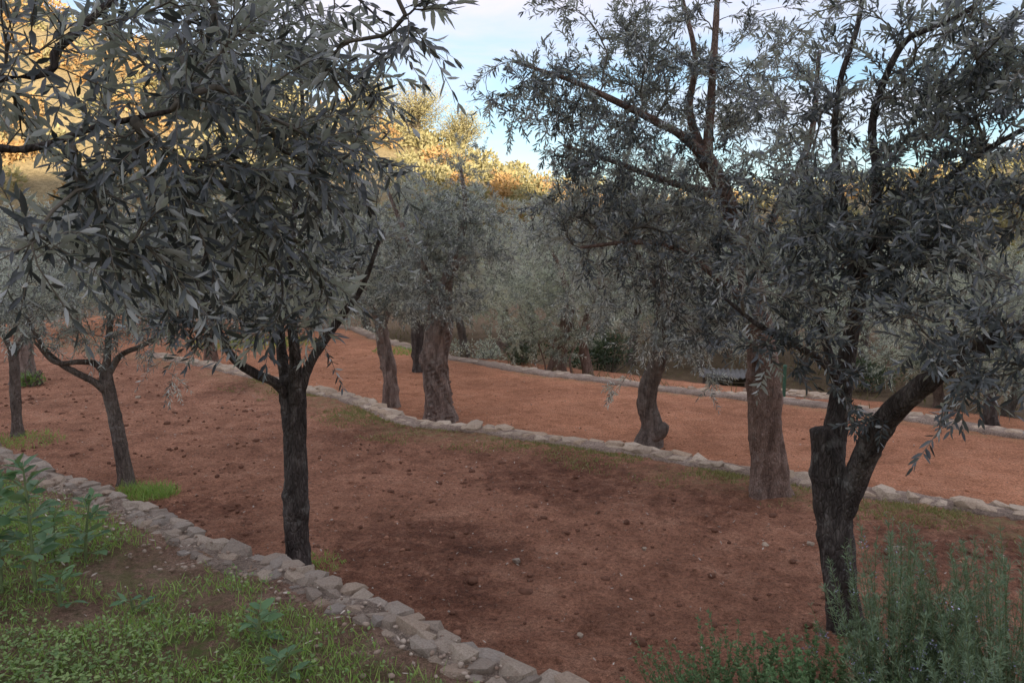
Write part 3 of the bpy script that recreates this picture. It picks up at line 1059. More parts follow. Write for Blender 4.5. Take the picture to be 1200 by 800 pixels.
# D: slender leaning olive at the left
tD = stand(line([(149, 574, .10), (147, 556, .078), (141, 520, .072), (134, 485, .07), (127, 455, .072), (123, 432, .06)], 6.95))
lD = [line([(127, 460, 6.95, .05), (110, 447, 6.85, .036), (92, 438, 6.8, .034), (74, 428, 6.75, .03), (52, 408, 6.7, .024), (30, 370, 6.6, .014)]),
      line([(124, 440, 6.95, .045), (112, 426, 6.9, .034), (92, 424, 6.8, .028), (64, 424, 6.7, .024), (40, 400, 6.6, .014)]),
      line([(124, 436, 6.95, .045), (127, 400, 7.0, .034), (132, 350, 7.0, .028), (140, 280, 7.1, .016)]),
      line([(126, 440, 6.95, .04), (142, 416, 7.0, .03), (172, 402, 7.0, .024), (215, 370, 7.0, .016), (260, 330, 7.0, .01)])]
bD = [blob(120, 320, 100, 60, 6.9, .7, 100), blob(215, 335, 85, 55, 7.0, .6, 70), blob(35, 355, 70, 45, 6.7, .6, 56), blob(130, 395, 95, 14, 6.8, .5, 22), blob(203, 440, 4, 10, 6.7, .05, 2), blob(300, 340, 50, 45, 7.2, .5, 26)]
grow_tree('olive_tree', 'slender olive leaning left with a tuft of grass at its foot', tD, lD, bD, 63, 'bark_grey', lod=0, leaf_mat='leaf_mid',
          leaf_len=(.045, .07), group=TG, sides=22, shoots=4)

# E, F: far left
tE = stand(line([(21, 513, .10), (20, 498, .07), (18, 465, .066), (17, 435, .064), (15, 412, .06)], 8.85))
lE = [line([(16, 415, 8.85, .05), (5, 395, 8.8, .035), (-20, 360, 8.8, .02), (-40, 300, 8.8, .012)]), line([(16, 415, 8.85, .05), (30, 390, 8.9, .03), (45, 340, 9, .02), (60, 290, 9, .012)])]
bE = [blob(0, 345, 90, 50, 8.85, .8, 90), blob(60, 320, 70, 50, 9.1, .7, 60), blob(-60, 300, 80, 70, 8.9, .8, 40)]
grow_tree('olive_tree', 'thin straight young olive at the far left edge with grass round its foot', tE, lE, bE, 71, 'bark_grey', lod=0, leaf_mat='leaf_mid',
          leaf_len=(.05, .075), group=TG, sides=16, shoots=4)
tF = stand(line([(30, 455, .24), (29, 435, .18), (27, 410, .17), (28, 385, .15), (30, 360, .12)], 12.3))
lF = [line([(30, 370, 12.3, .10), (10, 330, 12.3, .06), (-30, 270, 12.3, .03)]), line([(30, 370, 12.3, .10), (60, 320, 12.5, .06), (110, 260, 12.7, .03)])]
bF = [blob(30, 300, 120, 60, 12.4, 1.2, 150), blob(120, 280, 90, 60, 12.8, 1.0, 110), blob(-50, 280, 100, 70, 12.4, 1.2, 60)]
grow_tree('olive_tree', 'broad old trunk half hidden behind the thin young olive at the left edge', tF, lF, bF, 77, 'bark_old', lod=0, leaf_mat='leaf_mid',
          leaf_len=(.06, .09), wr=.24, group=TG, sides=20, shoots=4, shoot_twigs=False)

# G: the old gnarled trunk, H and I beside it
tG = stand(line([(517, 506, .30), (516, 492, .265), (514, 460, .245), (511, 425, .255), (513, 395, .27), (515, 370, .25), (514, 345, .20)], 12.2))
lG = [line([(510, 365, 12.2, .15), (500, 325, 12.1, .10), (478, 280, 12.0, .06), (455, 225, 11.9, .03)]),
      line([(519, 365, 12.2, .16), (528, 310, 12.3, .10), (545, 255, 12.4, .06), (540, 195, 12.4, .03)])]
xG = [(line([(520, 340, 12.05, .10), (527, 318, 11.95, .08), (536, 309, 11.9, .06), (546, 303, 11.85, .05)]), 'dead_stub')]
bG = [blob(495, 290, 75, 55, 12.1, 1.1, 170), blob(555, 270, 70, 60, 12.4, 1.1, 150), blob(500, 235, 80, 30, 12.2, 1.0, 90), blob(505, 350, 65, 28, 11.7, .5, 60), blob(470, 200, 30, 25, 12, .4, 10), blob(540, 190, 40, 25, 12.2, .4, 12)]
grow_tree('olive_tree', 'ancient olive with the widest, deeply grooved and hollowed trunk, mid picture', tG, lG, bG, 83, 'bark_old', lod=0, leaf_mat='leaf_mid',
          leaf_len=(.055, .085), wr=.23, group=TG, sides=44, rough=.17, ridge=.34, twist=2.2, shoots=4, extra=xG, shoot_twigs=True, slim=.78)
tH = stand(line([(459, 492, .20), (458, 475, .175), (457, 445, .165), (455, 425, .175), (450, 405, .16), (446, 380, .14)], 13.4))
lH = [line([(446, 385, 13.4, .10), (430, 345, 13.4, .06), (410, 290, 13.4, .03)]), line([(447, 385, 13.4, .10), (462, 340, 13.5, .06), (470, 280, 13.6, .03)])]
bH = [blob(425, 300, 70, 60, 13.4, 1.1, 160), blob(465, 330, 50, 45, 13.4, .9, 70), blob(440, 358, 50, 25, 12.9, .5, 46), blob(400, 260, 60, 50, 13.4, 1.0, 70)]
grow_tree('olive_tree', 'smaller straight-trunked olive just left of the ancient grooved one', tH, lH, bH, 89, 'bark_old', lod=0, leaf_mat='leaf_mid',
          leaf_len=(.06, .09), wr=.23, group=TG, sides=26, rough=.13, ridge=.16, shoots=4, shoot_twigs=False, slim=.74)
tI = stand(line([(492, 442, .20), (491, 420, .17), (489, 395, .16), (487, 365, .14)], 17.4))
lI = [line([(487, 370, 17.4, .10), (475, 330, 17.4, .05), (460, 270, 17.4, .03)]), line([(488, 370, 17.4, .10), (505, 320, 17.4, .05), (520, 260, 17.4, .03)])]
bI = [blob(490, 300, 80, 55, 17.4, 1.6, 170), blob(540, 320, 60, 55, 17.6, 1.3, 100)]
grow_tree('olive_tree', 'dark trunk peeping out behind the left side of the ancient grooved olive', tI, lI, bI, 93, 'bark_dark', lod=0, leaf_mat='leaf_far',
          leaf_len=(.07, .10), wr=.25, group=TG, sides=16, shoots=4, shoot_twigs=False)

# J: crooked olive on the orange terrace
tJ = stand(line([(758, 529, .25), (761, 515, .21), (764, 498, .195), (758, 474, .18), (761, 450, .172), (770, 425, .155), (778, 390, .135), (776, 340, .11), (770, 290, .09)], 10.8))
lJ = [line([(777, 400, 10.8, .09), (800, 350, 10.8, .06), (835, 290, 10.8, .04), (860, 230, 10.8, .02)]), line([(774, 340, 10.8, .08), (740, 290, 10.7, .05), (690, 240, 10.6, .03)]), line([(772, 300, 10.8, .07), (775, 240, 10.8, .05), (790, 180, 10.8, .025)])]
xJ = [(line([(766, 508, 10.75, .14), (775, 503, 10.72, .11), (781, 497, 10.7, .05)]), 'knot')]
bJ = [blob(700, 265, 90, 65, 10.7, 1.1, 170), blob(800, 310, 100, 80, 10.8, 1.1, 190), blob(760, 220, 90, 50, 10.8, 1.0, 120), blob(840, 390, 45, 40, 10.6, .6, 40), blob(780, 395, 60, 32, 10.3, .5, 44), blob(700, 360, 50, 30, 10.5, .5, 24), blob(725, 455, 14, 14, 10.4, .1, 3), blob(835, 440, 14, 25, 10.4, .1, 5)]
grow_tree('olive_tree', 'olive with crooked bent trunk on the orange soil, right of the picture centre', tJ, lJ, bJ, 97, 'bark_grey', lod=0, leaf_mat='leaf_mid',
          leaf_len=(.055, .085), wr=.22, group=TG, sides=30, rough=.13, ridge=.15, shoots=4, extra=xJ, slim=.76)

# K, L, M and thin trunks behind
tK = stand(line([(247, 434, .20), (247, 415, .17), (246, 390, .15), (248, 360, .12)], 18.0))
lK = [line([(248, 365, 18, .09), (225, 310, 18, .05), (200, 250, 18, .03)]), line([(248, 365, 18, .09), (280, 310, 18, .05), (310, 250, 18, .03)])]
bK = [blob(250, 290, 120, 65, 18, 1.7, 190), blob(330, 280, 80, 70, 18.5, 1.5, 110), blob(170, 270, 90, 70, 18.5, 1.5, 110)]
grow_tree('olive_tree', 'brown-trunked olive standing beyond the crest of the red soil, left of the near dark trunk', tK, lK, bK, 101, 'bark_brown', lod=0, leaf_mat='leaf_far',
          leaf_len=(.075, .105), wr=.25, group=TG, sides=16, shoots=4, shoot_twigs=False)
tL = stand(line([(652, 447, .30), (653, 430, .24), (657, 405, .22), (664, 380, .20), (668, 345, .15)], 20.0))
lL = [line([(690, 449, 19.8, .20), (688, 430, 19.8, .17), (684, 405, 19.8, .15), (690, 370, 19.8, .10), (705, 320, 19.8, .05)]),
      line([(672, 448, 19.5, .035), (668, 420, 19.5, .03), (678, 395, 19.5, .025), (688, 360, 19.5, .02)]),
      line([(640, 447, 19.6, .03), (638, 425, 19.6, .025), (630, 400, 19.6, .02)]),
      line([(668, 350, 20, .12), (650, 300, 20, .06), (620, 250, 20, .03)])]
bL = [blob(640, 330, 80, 50, 20, 1.8, 200), blob(690, 350, 55, 40, 19.6, 1.2, 90), blob(665, 395, 40, 25, 19.3, .6, 34), blob(610, 390, 40, 30, 19.8, 1.0, 50), blob(640, 270, 70, 40, 20, 1.5, 90)]
grow_tree('olive_tree', 'many-stemmed olive with pale sprouting suckers behind the farther pale wall', tL, lL, bL, 103, 'bark_brown', lod=0, leaf_mat='leaf_far',
          leaf_len=(.075, .105), wr=.25, group=TG, sides=16, shoots=4, shoot_twigs=True, twig_mat='twig_pale')
tM = stand(line([(1161, 503, .17), (1160, 490, .13), (1160, 470, .12), (1158, 440, .11)], 14.3))
lM = [line([(1158, 445, 14.3, .08), (1130, 400, 14.3, .05), (1100, 350, 14.3, .03)]), line([(1158, 445, 14.3, .08), (1185, 400, 14.3, .05), (1210, 340, 14.3, .03)])]
bM = [blob(1150, 390, 110, 50, 14.3, 1.4, 160), blob(1100, 340, 100, 60, 14.6, 1.3, 120), blob(1220, 340, 80, 70, 14.5, 1.3, 80)]
grow_tree('olive_tree', 'small olive with short straight trunk on the far terrace at the right edge', tM, lM, bM, 107, 'bark_dark', lod=0, leaf_mat='leaf_far',
          leaf_len=(.065, .095), wr=.24, group=TG, sides=16, shoots=4, shoot_twigs=False)


# distant olives share three templates
def template(seed):
    r = np.random.default_rng(seed)
    hh = 1.3 + 0.4 * r.random()
    tr = [[0, 0, 0, .22], [.03, .02, .3, .17], [.08 * r.normal(), .0, .8, .15], [.12 * r.normal(), .1 * r.normal(), hh, .13]]
    e = tr[-1]
    lm = []
    for k in range(4):
        a = k * 1.57 + r.random()
        lm.append([[e[0], e[1], hh - .05, .09], [e[0] + .4 * math.cos(a), e[1] + .4 * math.sin(a), hh + .6, .06], [e[0] + 1.0 * math.cos(a), e[1] + 1.0 * math.sin(a), hh + 1.4 + .4 * r.random(), .03]])
    bl = [(np.array([0, 0, hh + 1.1]), (1.9, 1.9, 1.4), 200)]
    for k in range(5):
        a = k * 1.26 + r.random()
        bl.append((np.array([1.3 * math.cos(a), 1.3 * math.sin(a), hh + 1.8 * r.random() - .2]), (.9, .9, .7), 46))
    return tr, lm, bl


protos = []
far_spots = [  # u, v (of the foot), y, scale, turn, label
    (90, 415, 25, 1.1, 0.3, 'grey-green olive crown rising behind the broad old trunk at the left edge'),
    (180, 408, 28, 1.0, 1.9, 'hazy olive in the back row between the slender leaning olive and the near dark trunk'),
    (290, 400, 24, .95, 3.2, 'thin pale-trunked olive beside the strip of green grass behind the red soil'),
    (370, 402, 27, 1.1, 4.4, 'olive crown filling the gap just right of the near dark trunk, in the back row'),
    (430, 404, 31, 1.2, 5.1, 'olive in the back row above the smaller straight-trunked olive'),
    (545, 412, 24, 1.05, .9, 'olive immediately right of the ancient grooved trunk behind the farther wall'),
    (590, 404, 30, 1.15, 2.6, 'rear olive left of the many-stemmed one, its foot in undergrowth'),
    (740, 418, 25, 1.0, 3.9, 'olive rising behind the dark green bush beyond the farther wall'),
    (800, 412, 29, 1.15, 5.6, 'back-row olive seen behind the crooked bent trunk'),
    (860, 420, 27, 1.05, 1.2, 'olive overhanging the low shed roof'),
    (940, 432, 22, .95, 2.9, 'olive beyond the low wall, seen left of the forked olive stem'),
    (1010, 436, 24, 1.0, 4.0, 'olive showing through the fork of the nearest right-hand tree'),
    (1100, 476, 18, .85, .2, 'olive with a leaning trunk under the long right bough of the forked tree'),
    (1182, 488, 17.0, .8, 2.2, 'thin-trunked olive at the right edge behind the short straight-trunked one'),
    (1070, 420, 31, 1.2, 3.3, 'tall rear olive above the right bough of the forked tree'),
    (1250, 430, 28, 1.1, 5.0, 'olive crown cut off by the right edge in the back row'),
    (-60, 420, 22, 1.0, 1.1, 'olive crown cut off by the left edge in the back row'),
    (625, 405, 33, 1.1, 0.5, 'pale olive in the back row directly above the gap between grooved and many-stemmed olives'),
    (705, 408, 32, 1.1, 2.4, 'olive peeping between the many-stemmed olive and the bush, far back'),
    (770, 410, 34, 1.2, 4.8, 'distant olive just left of the crooked trunk crown'),
    (905, 418, 28, 1.1, 1.0, 'olive crown filling the gap right of the thick reddish brown trunk'),
    (985, 428, 29, 1.1, 3.0, 'distant olive behind the upright stem of the forked tree'),
    (500, 402, 34, 1.2, 4.1, 'far olive behind the crown of the ancient grooved tree'),
    (330, 400, 33, 1.1, 5.9, 'far olive behind the near dark trunk, above the grass strip'),
    (1140, 436, 26, 1.05, 0.8, 'olive behind the short straight-trunked one near the right edge'),
    (240, 402, 35, 1.2, 2.2, 'far olive behind the brown-trunked one beyond the red soil crest'),
    (820, 425, 24, .8, 5.2, 'low olive left of the shed, right of the crooked trunk'),
    (670, 398, 38, 1.3, 2.0, 'farthest olive above the many-stemmed one, nearest the golden hillside'),
]
for i, (u, v, y, sc, rz, lab) in enumerate(far_spots):
    p = px(u, v, y)
    p[2] = float(ground_z(p[0], p[1])) - 0.05
    if i < 3:
        tr, lm, bl = template(300 + i)
        rt = grow_tree('olive_tree', lab, tr, lm, bl, 310 + i, 'bark_brown' if i == 0 else 'bark_grey', lod=0, leaf_mat='leaf_far', leaf_len=(.085, .12), wr=.26, group='olives of the rear rows',
                       sides=14, shoots=3, shoot_len=(.2, .36), space=.03, shoot_twigs=False)
        protos.append(rt)
    else:
        src = protos[i % 3]
        rt = src.copy()
        COL.objects.link(rt)
        for ch in [c for c in src.children]:
            c = ch.copy()
            COL.objects.link(c)
            c.parent = rt
        rt['label'] = lab
    rt.location = Vector(p)
    rt.rotation_euler = (0, 0, rz)
    rt.scale = (sc, sc, sc)


# ------------------------------------------------------------------ hills
def ridge_v(u):
    return np.interp(u, [-900, -300, 0, 150, 300, 400, 480, 560, 640, 760, 900, 1050, 1200, 1500, 2100], [-40, -40, 10, 70, 112, 146, 164, 190, 222, 238, 235, 222, 200, 185, 180])


def hill_z(x, y):
    u = 600 + FPX * x / np.maximum(y, 20)
    top = 1.6 + (290 - ridge_v(u)) / FPX * 112.0
    f = soft(46, 112, y)
    back = 1 - 0.4 * soft(125, 240, y)
    return -3.0 + (top + 3.0) * f * back + 1.2 * fbm(P3(x, y) * 0.05, 3, 70)


def sheet(name, xs, ys, zf, mat):
    X, Y = np.meshgrid(xs, ys, indexing='ij')
    Z = zf(X, Y)
    ny = len(ys)
    i = np.arange(len(xs) - 1)[:, None] * ny
    j = np.arange(ny - 1)[None, :]
    q = np.stack([i + j, i + ny + j, i + ny + j + 1, i + j + 1], -1).reshape(-1, 4)
    b = MB()
    b.add(np.stack([X, Y, Z], -1).reshape(-1, 3), q)
    return tag(b.build(name, mat), kind='structure')


sheet('hillside', np.linspace(-260, 260, 150), np.linspace(42, 300, 90), hill_z, M['hill_ground'])


def back_z(x, y):
    """unseen ridge behind the viewer, towards the sun, shaped and placed to keep the grove in shade at this low sun"""
    d = -(x * -math.sin(SUN_AZ) + y * -math.cos(SUN_AZ))
    f = soft(25, 165, d)
    return -3.4 + 51.0 * f * (1 - 0.35 * soft(190, 380, d)) + 2.0 * fbm(P3(x, y) * 0.03, 3, 75) * f


def ridge_sheet():
    n1, n2 = 110, 60
    d = np.linspace(18, 420, n2)
    w = np.linspace(-420, 420, n1)
    Wg, Dg = np.meshgrid(w, d, indexing='ij')
    X = Dg * math.sin(SUN_AZ) + Wg * math.cos(SUN_AZ)
    Y = Dg * math.cos(SUN_AZ) - Wg * math.sin(SUN_AZ)
    Z = back_z(X, Y)
    i = np.arange(n1 - 1)[:, None] * n2
    j = np.arange(n2 - 1)[None, :]
    q = np.stack([i + j, i + n2 + j, i + n2 + j + 1, i + j + 1], -1).reshape(-1, 4)
    b = MB()
    b.add(np.stack([X, Y, Z], -1).reshape(-1, 3), q)
    tag(b.build('unseen_shade_hill', M['hill_ground']), kind='structure')  # unseen hill, sized to cast the shade over the grove


ridge_sheet()
sheet('ground', np.linspace(-900, 900, 40), np.linspace(-900, 900, 40), lambda X, Y: 0 * X - 3.6, M['soil_far'])


# woods on the far hillside: one mass
def bush_arrays(n, r, flat=0.8):
    q = norm(r.normal(size=(n, 3)))
    lump = 0.72 + 0.42 * fbm(q * 2.1 + r.random(3) * 40, 3, 3)
    rad = lump * (0.45 + 0.55 * r.random(n) ** 0.35)
    p = q * rad[:, None]
    p[:, 2] *= flat
    ax = norm(q * 0.6 + r.normal(0, 0.7, (n, 3)) + np.array([0, 0, 0.2]))
    nr = norm(q * 0.8 + r.normal(0, 0.6, (n, 3)))
    return p, ax, nr


def wood(name, label, spots, mat, seed, kind='stuff', size=0.52):
    r = np.random.default_rng(seed)
    b = MB()
    for (x, y, z, rad, n) in spots:
        p, ax, nr = bush_arrays(n, r)
        L = r.uniform(0.7, 1.3, n) * size
        v, f = leaf_verts(p * rad + np.array([x, y, z + rad * 0.62]), ax, nr, L, L * 0.45, 0, np.zeros(n))
        b.add(v, f, np.clip(r.random(n) * 0.6 + r.random() * 0.4, 0, 1).astype(np.float32))
    o = b.build(name, M[mat])
    return tag(o, label, 'wood', None, kind)


r = np.random.default_rng(5)
sp_gold, sp_aut = [], []
for k in range(560):
    y = r.uniform(60, 122)
    u = r.uniform(-160, 1360)
    x = (u - 600) / FPX * y
    z = float(hill_z(x, y))
    rad = r.uniform(1.1, 2.5)
    n = int(150 + 160 * (60 / y) * rad / 2)
    (sp_aut if (r.random() < 0.10 or (u < 220 and r.random() < .5)) else sp_gold).append((x, y, z - .4, rad, n))
wood('hillside_wood', 'sunlit golden scrub and treetops covering the far hillside', sp_gold, 'leaf_hill', 51)
wood('hillside_autumn_wood', 'russet autumn bushes scattered over the sunlit far hillside', sp_aut, 'leaf_autumn', 52)


def feathery(label, u, v_top, y, w, h, seed):
    r = np.random.default_rng(seed)
    x = (u - 600) / FPX * y
    zt = px(u, v_top, y)[2]
    z0 = float(hill_z(x, y))
    h = max(h, zt - z0)
    root = thing('poplar_tree', label, 'tree', (x, y, z0), 'tall bare-topped trees on the golden ridge')
    b = MB()
    tv, tq = tube(np.array([[0, 0, -.3], [.1, 0, h * .4], [0, .1, h * .75], [0, 0, h * .97]]), [.28, .2, .12, .03], 7)
    b.add(tv, [tq])
    b.build('trunk', M['bark_grey'], root)
    bb, lb, la, ln = MB(), [], [], []
    for k in range(170):
        q = norm(r.normal(size=3)) * r.random() ** .4
        p1 = np.array([q[0] * w * .5, q[1] * w * .5, h * .62 + q[2] * h * .40])
        p0 = np.array([0, 0, max(.3, p1[2] * .5)])
        d = norm(p1 - p0)
        tv, tq = tube(np.array([p0, (p0 + p1) / 2 + r.normal(0, .15, 3), p1]), [.05, .03, .012], 3)
        bb.add(tv, [tq], float(r.random()))
        m = 46
        tt = r.uniform(.45, 1.08, m)
        lb.append(p0 + (p1 - p0) * tt[:, None] + r.normal(0, .26, (m, 3)))
        la.append(norm(r.normal(size=(m, 3)) + d)); ln.append(norm(r.normal(size=(m, 3))))
    bb.build('branches', M['twig_pale'], root)['kind'] = 'stuff'
    lb, la, ln = np.vstack(lb), np.vstack(la), np.vstack(ln)
    L = r.uniform(.14, .3, len(lb))
    v, f = leaf_verts(lb, la, ln, L, L * .4, 0, np.zeros(len(lb)))
    c = MB()
    c.add(v, f, r.random(len(lb)).astype(np.float32))
    c.build('crown', M['leaf_hill'], root)['kind'] = 'stuff'


feathery('tall feathery golden tree standing highest on the sunlit ridge', 490, 112, 98, 9.0, 8, 1)
feathery('lower feathery tree on the ridge just right of the tallest one', 542, 142, 100, 6.5, 6, 2)
feathery('thin-topped golden tree on the ridge beside the near right leaves of the left olive', 440, 138, 103, 6.0, 6, 3)


# ------------------------------------------------------------------ scrub behind the farther wall
def shrub(name, label, u, v, y, rad, n, mat, seed, leafL=0.11, flat=.8, lv=None):
    r = np.random.default_rng(seed)
    p = px(u, v, y)
    p[2] = float(ground_z(p[0], p[1]))
    root = thing(name, label, 'bush', p, 'scrub in the lower grove')
    parts_ = [bush_arrays(n // 5, r, flat) for _ in range(5)]
    off_ = [np.array([r.normal(0, .55), r.normal(0, .4), r.normal(0, .16)]) for _ in range(5)]
    q = np.vstack([a_[0] * r.uniform(.5, .85) + o_ for a_, o_ in zip(parts_, off_)])
    q[:, 2] = np.maximum(q[:, 2], -flat * .78)
    ax = np.vstack([a_[1] for a_ in parts_]); nr = np.vstack([a_[2] for a_ in parts_])
    n = len(q)
    L = r.uniform(.7, 1.3, n) * leafL
    b = MB()
    vv, f = leaf_verts(q * rad + np.array([0, 0, rad * flat * .8]), ax, nr, L, L * .42, 0, np.zeros(n))
    b.add(vv, f, r.random(n).astype(np.float32))
    b.build('foliage', M[mat], root)['kind'] = 'stuff'
    b = MB()
    for k in range(14):
        d = norm(r.normal(size=3) * [1, 1, .3] + [0, 0, .9])
        tv, tq = tube(np.array([[0, 0, -.05], d * rad * .6 + r.normal(0, .05, 3), d * rad * 1.2 + [0, 0, .1]]), [.02, .015, .006], 4)
        b.add(tv, [tq], float(r.random()))
    b.build('stems', M['twig_pale'], root)['kind'] = 'stuff'


shrub('green_bush', 'dark glossy green bush between the many-stemmed olive and the crooked trunk', 715, 432, 23, 1.05, 2600, 'leaf_scrub', 1)
shrub('green_bush', 'dark undergrowth bush left of the many-stemmed olive', 612, 432, 22, .75, 1500, 'leaf_scrub', 2, .09)
shrub('scrub_bush', 'grey twiggy bush at the foot of the grove right of the ancient trunk', 560, 424, 23.5, .8, 1300, 'leaf_far', 3, .09)
shrub('scrub_bush', 'dull brownish thicket behind the farther wall left of the ancient trunk', 400, 395, 27, 1.0, 1600, 'leaf_far', 4, .1)
shrub('scrub_bush', 'dark scrub beneath the olive right of the low shed', 1010, 452, 20.5, .8, 1500, 'leaf_scrub', 5, .09)
shrub('scrub_bush', 'low dark scrub beneath the long right bough near the picture edge', 1130, 452, 21, .9, 1600, 'leaf_scrub', 6, .09)
shrub('scrub_bush', 'small green tuft of weeds at the foot of the broad left-edge trunk', 38, 450, 12.0, .16, 260, 'weed', 7, .07)
shrub('scrub_bush', 'dark bush in the back row behind the slender leaning olive', 150, 405, 30, 1.1, 1500, 'leaf_scrub', 8, .1)
shrub('scrub_bush', 'grey thicket behind the thin pale-trunked olive at the grass strip', 320, 398, 29, 1.1, 1600, 'leaf_far', 9, .1)


# ------------------------------------------------------------------ low shed with corrugated roof
def shed():
    p = px(858, 455, 20.5)
    z0 = float(ground_z(p[0], p[1]))
    root = thing('garden_shed', 'low open shed with pale corrugated roof among the olives', 'shed', (p[0], p[1], z0))
    root.rotation_euler = (0, 0, math.radians(-12))
    Wd, Dp, H = 1.5, 1.0, .46
    for sx in (-1, 1):
        for sy in (-1, 1):
            b = MB()
            v, q = tube(np.array([[sx * Wd / 2 * .93, sy * Dp / 2 * .9, -.1], [sx * Wd / 2 * .93, sy * Dp / 2 * .9, H + (.0 if sy > 0 else -.02)]]), .045, 8)
            b.add(v, [q]); b.build('post', M['twig_pale'], root)
    for k in range(3):
        b = MB()
        z = .04 + k * .13
        v = np.array([[-Wd / 2 * .9, Dp / 2 * .85, z], [Wd / 2 * .9, Dp / 2 * .85, z], [Wd / 2 * .9, Dp / 2 * .85, z + .115], [-Wd / 2 * .9, Dp / 2 * .85, z + .115]])
        v = np.vstack([v, v + [0, .02, 0]])
        b.add(v, [np.array([[0, 1, 2, 3], [4, 7, 6, 5], [0, 4, 5, 1], [3, 2, 6, 7], [0, 3, 7, 4], [1, 5, 6, 2]])])
        b.build('plank', M['twig'], root, smooth=False)
    xs = np.linspace(-Wd / 2 - .1, Wd / 2 + .1, 97)
    zz = .02 * np.sin(xs * 2 * math.pi / .12)
    rows = []
    for (yy, dz) in ((-Dp / 2 - .15, H), (Dp / 2 + .15, H + .03)):
        rows.append(np.stack([xs, 0 * xs + yy, zz + dz], -1))
    v = np.vstack(rows + [rr - [0, 0, .012] for rr in rows])
    n = len(xs)
    i = np.arange(n - 1)
    b = MB()
    b.add(v, [np.vstack([np.stack([i, i + 1, n + i + 1, n + i], -1), np.stack([2 * n + i, 3 * n + i, 3 * n + i + 1, 2 * n + i + 1], -1),
                         np.stack([i, 2 * n + i, 2 * n + i + 1, i + 1], -1), np.stack([n + i, n + i + 1, 3 * n + i + 1, 3 * n + i], -1)])])
    b.build('corrugated_roof', M['roof'], root)


M['roof'] = mat_tone('roof_sheet', (0.15, 0.147, 0.14), (0.2, 0.195, 0.185), 0.6)
shed()
p = on_level(918, 478, LV[3]); p[2] = float(ground_z(p[0], p[1]))
M['post_green'] = mat_tone('post_green', (0.05, 0.12, 0.08), (0.07, 0.15, 0.10), 0.5)
pst = thing('fence_post', 'slim dark green metal post right of the thick reddish brown trunk', 'post', p)
b = MB(); v, q = tube(np.array([[0, 0, -.1], [0, 0, .82]]), .035, 10); b.add(v, [q]); b.build('shaft', M['post_green'], pst)
b = MB(); v, q = tube(np.array([[0, 0, .815], [0, 0, .85], [0, 0, .87]]), [.042, .042, .004], 10); b.add(v, [q]); b.build('cap', M['post_green'], pst)


# ------------------------------------------------------------------ grass, weeds, litter and clods
def blades(x, y, z, h, w, r, lean=0.5):
    n = len(x)
    base = np.stack([x, y, z], -1)
    d = norm(np.stack([r.normal(0, lean, n), r.normal(0, lean, n), np.ones(n)], -1))
    a = r.random(n) * 6.283
    nr = norm(np.stack([np.cos(a), np.sin(a), 0.3 + 0 * a], -1))
    return leaf_verts(base, d, nr, h, w, 1, r.uniform(0.0, 0.5, n))


def grass_patch(name, label, x, y, hr, wr_, seed, mat='grass', sink=0.004, lean=.5):
    r = np.random.default_rng(seed)
    z = ground_z(x, y) - sink
    h = r.uniform(*hr, len(x))
    v, f = blades(x, y, z, h, r.uniform(*wr_, len(x)), r, lean)
    b = MB()
    b.add(v, f, r.random(len(x)).astype(np.float32))
    return tag(b.build(name, M[mat]), label, 'grass', None, 'stuff')


r = np.random.default_rng(8)
# upper bank
n = 300000
t = r.uniform(-1.2, 8.0, n)
s = W1(t) - 0.2 - 3.4 * r.random(n) ** 1.15
x, y = xy(t, s)
u, v, dep = project(np.stack([x, y, 0 * x], -1))
edge = soft(0.20, 0.40, W1(t) - s)
den = 0.5 + 0.75 * fbm(P3(x, y) * 1.7, 4, 15) + 0.35 * np.exp(-((W1(t) - s - 0.72) / 0.25) ** 2)
for (pu, pv, ru, rv) in ((150, 662, 95, 26), (245, 712, 70, 26), (235, 765, 60, 26), (90, 715, 50, 18), (480, 770, 40, 16), (330, 700, 36, 14)):
    den = den - 1.3 * blob_px(x, y, 0, pu, pv, ru, rv)
keep = (r.random(n) < np.clip(den, 0, 1) * edge) & (u > -150) & (u < 900) & (v < 900) & (dep > 0.8)
near_wall = (W1(t) - s) < 1.0 + 0.7 * fbm(P3(x, y) * 1.1, 3, 19) + r.normal(0, .28, n)
g = keep & near_wall & (r.random(n) < .55)
grass_patch('grass', 'bright green grass growing along the near wall on the upper bank', x[g], y[g], (.02, .062), (.0028, .005), 3)
g2 = keep & ~near_wall & (r.random(n) < .30)
grass_patch('grass', 'thin grass scattered among the weeds of the upper bank', x[g2], y[g2], (.02, .06), (.0028, .005), 4)
# low creeping weeds with small round leaves
w = keep & (~near_wall | (r.random(n) < .12)) & (r.random(n) < .24)


def creeping(name, label, x, y, seed, mat='weed', L=(.009, .024), per=3, hh=(.01, .05)):
    r = np.random.default_rng(seed)
    n = len(x)
    z = ground_z(x, y)
    lb, la, ln = [], [], []
    for k in range(per):
        a = r.random(n) * 6.283
        h = r.uniform(*hh, n)
        d = norm(np.stack([np.cos(a), np.sin(a), r.normal(.25, .3, n)], -1))
        lb.append(np.stack([x, y, z + h], -1) + d * r.uniform(.002, .02, n)[:, None]); la.append(d)
        ln.append(norm(np.stack([r.normal(0, .35, n), r.normal(0, .35, n), np.ones(n)], -1)))
    lb, la, ln = np.vstack(lb), np.vstack(la), np.vstack(ln)
    LL = r.uniform(*L, len(lb))
    v, f = leaf_verts(lb, la, ln, LL, LL * r.uniform(.45, .8, len(lb)), 1, r.normal(.15, .1, len(lb)))
    b = MB()
    b.add(v, f, r.random(len(lb)).astype(np.float32))
    return tag(b.build(name, M[mat]), label, 'weeds', None, 'stuff')


creeping('creeping_weeds', 'mat of small-leaved green weeds covering the upper bank', x[w], y[w], 5)
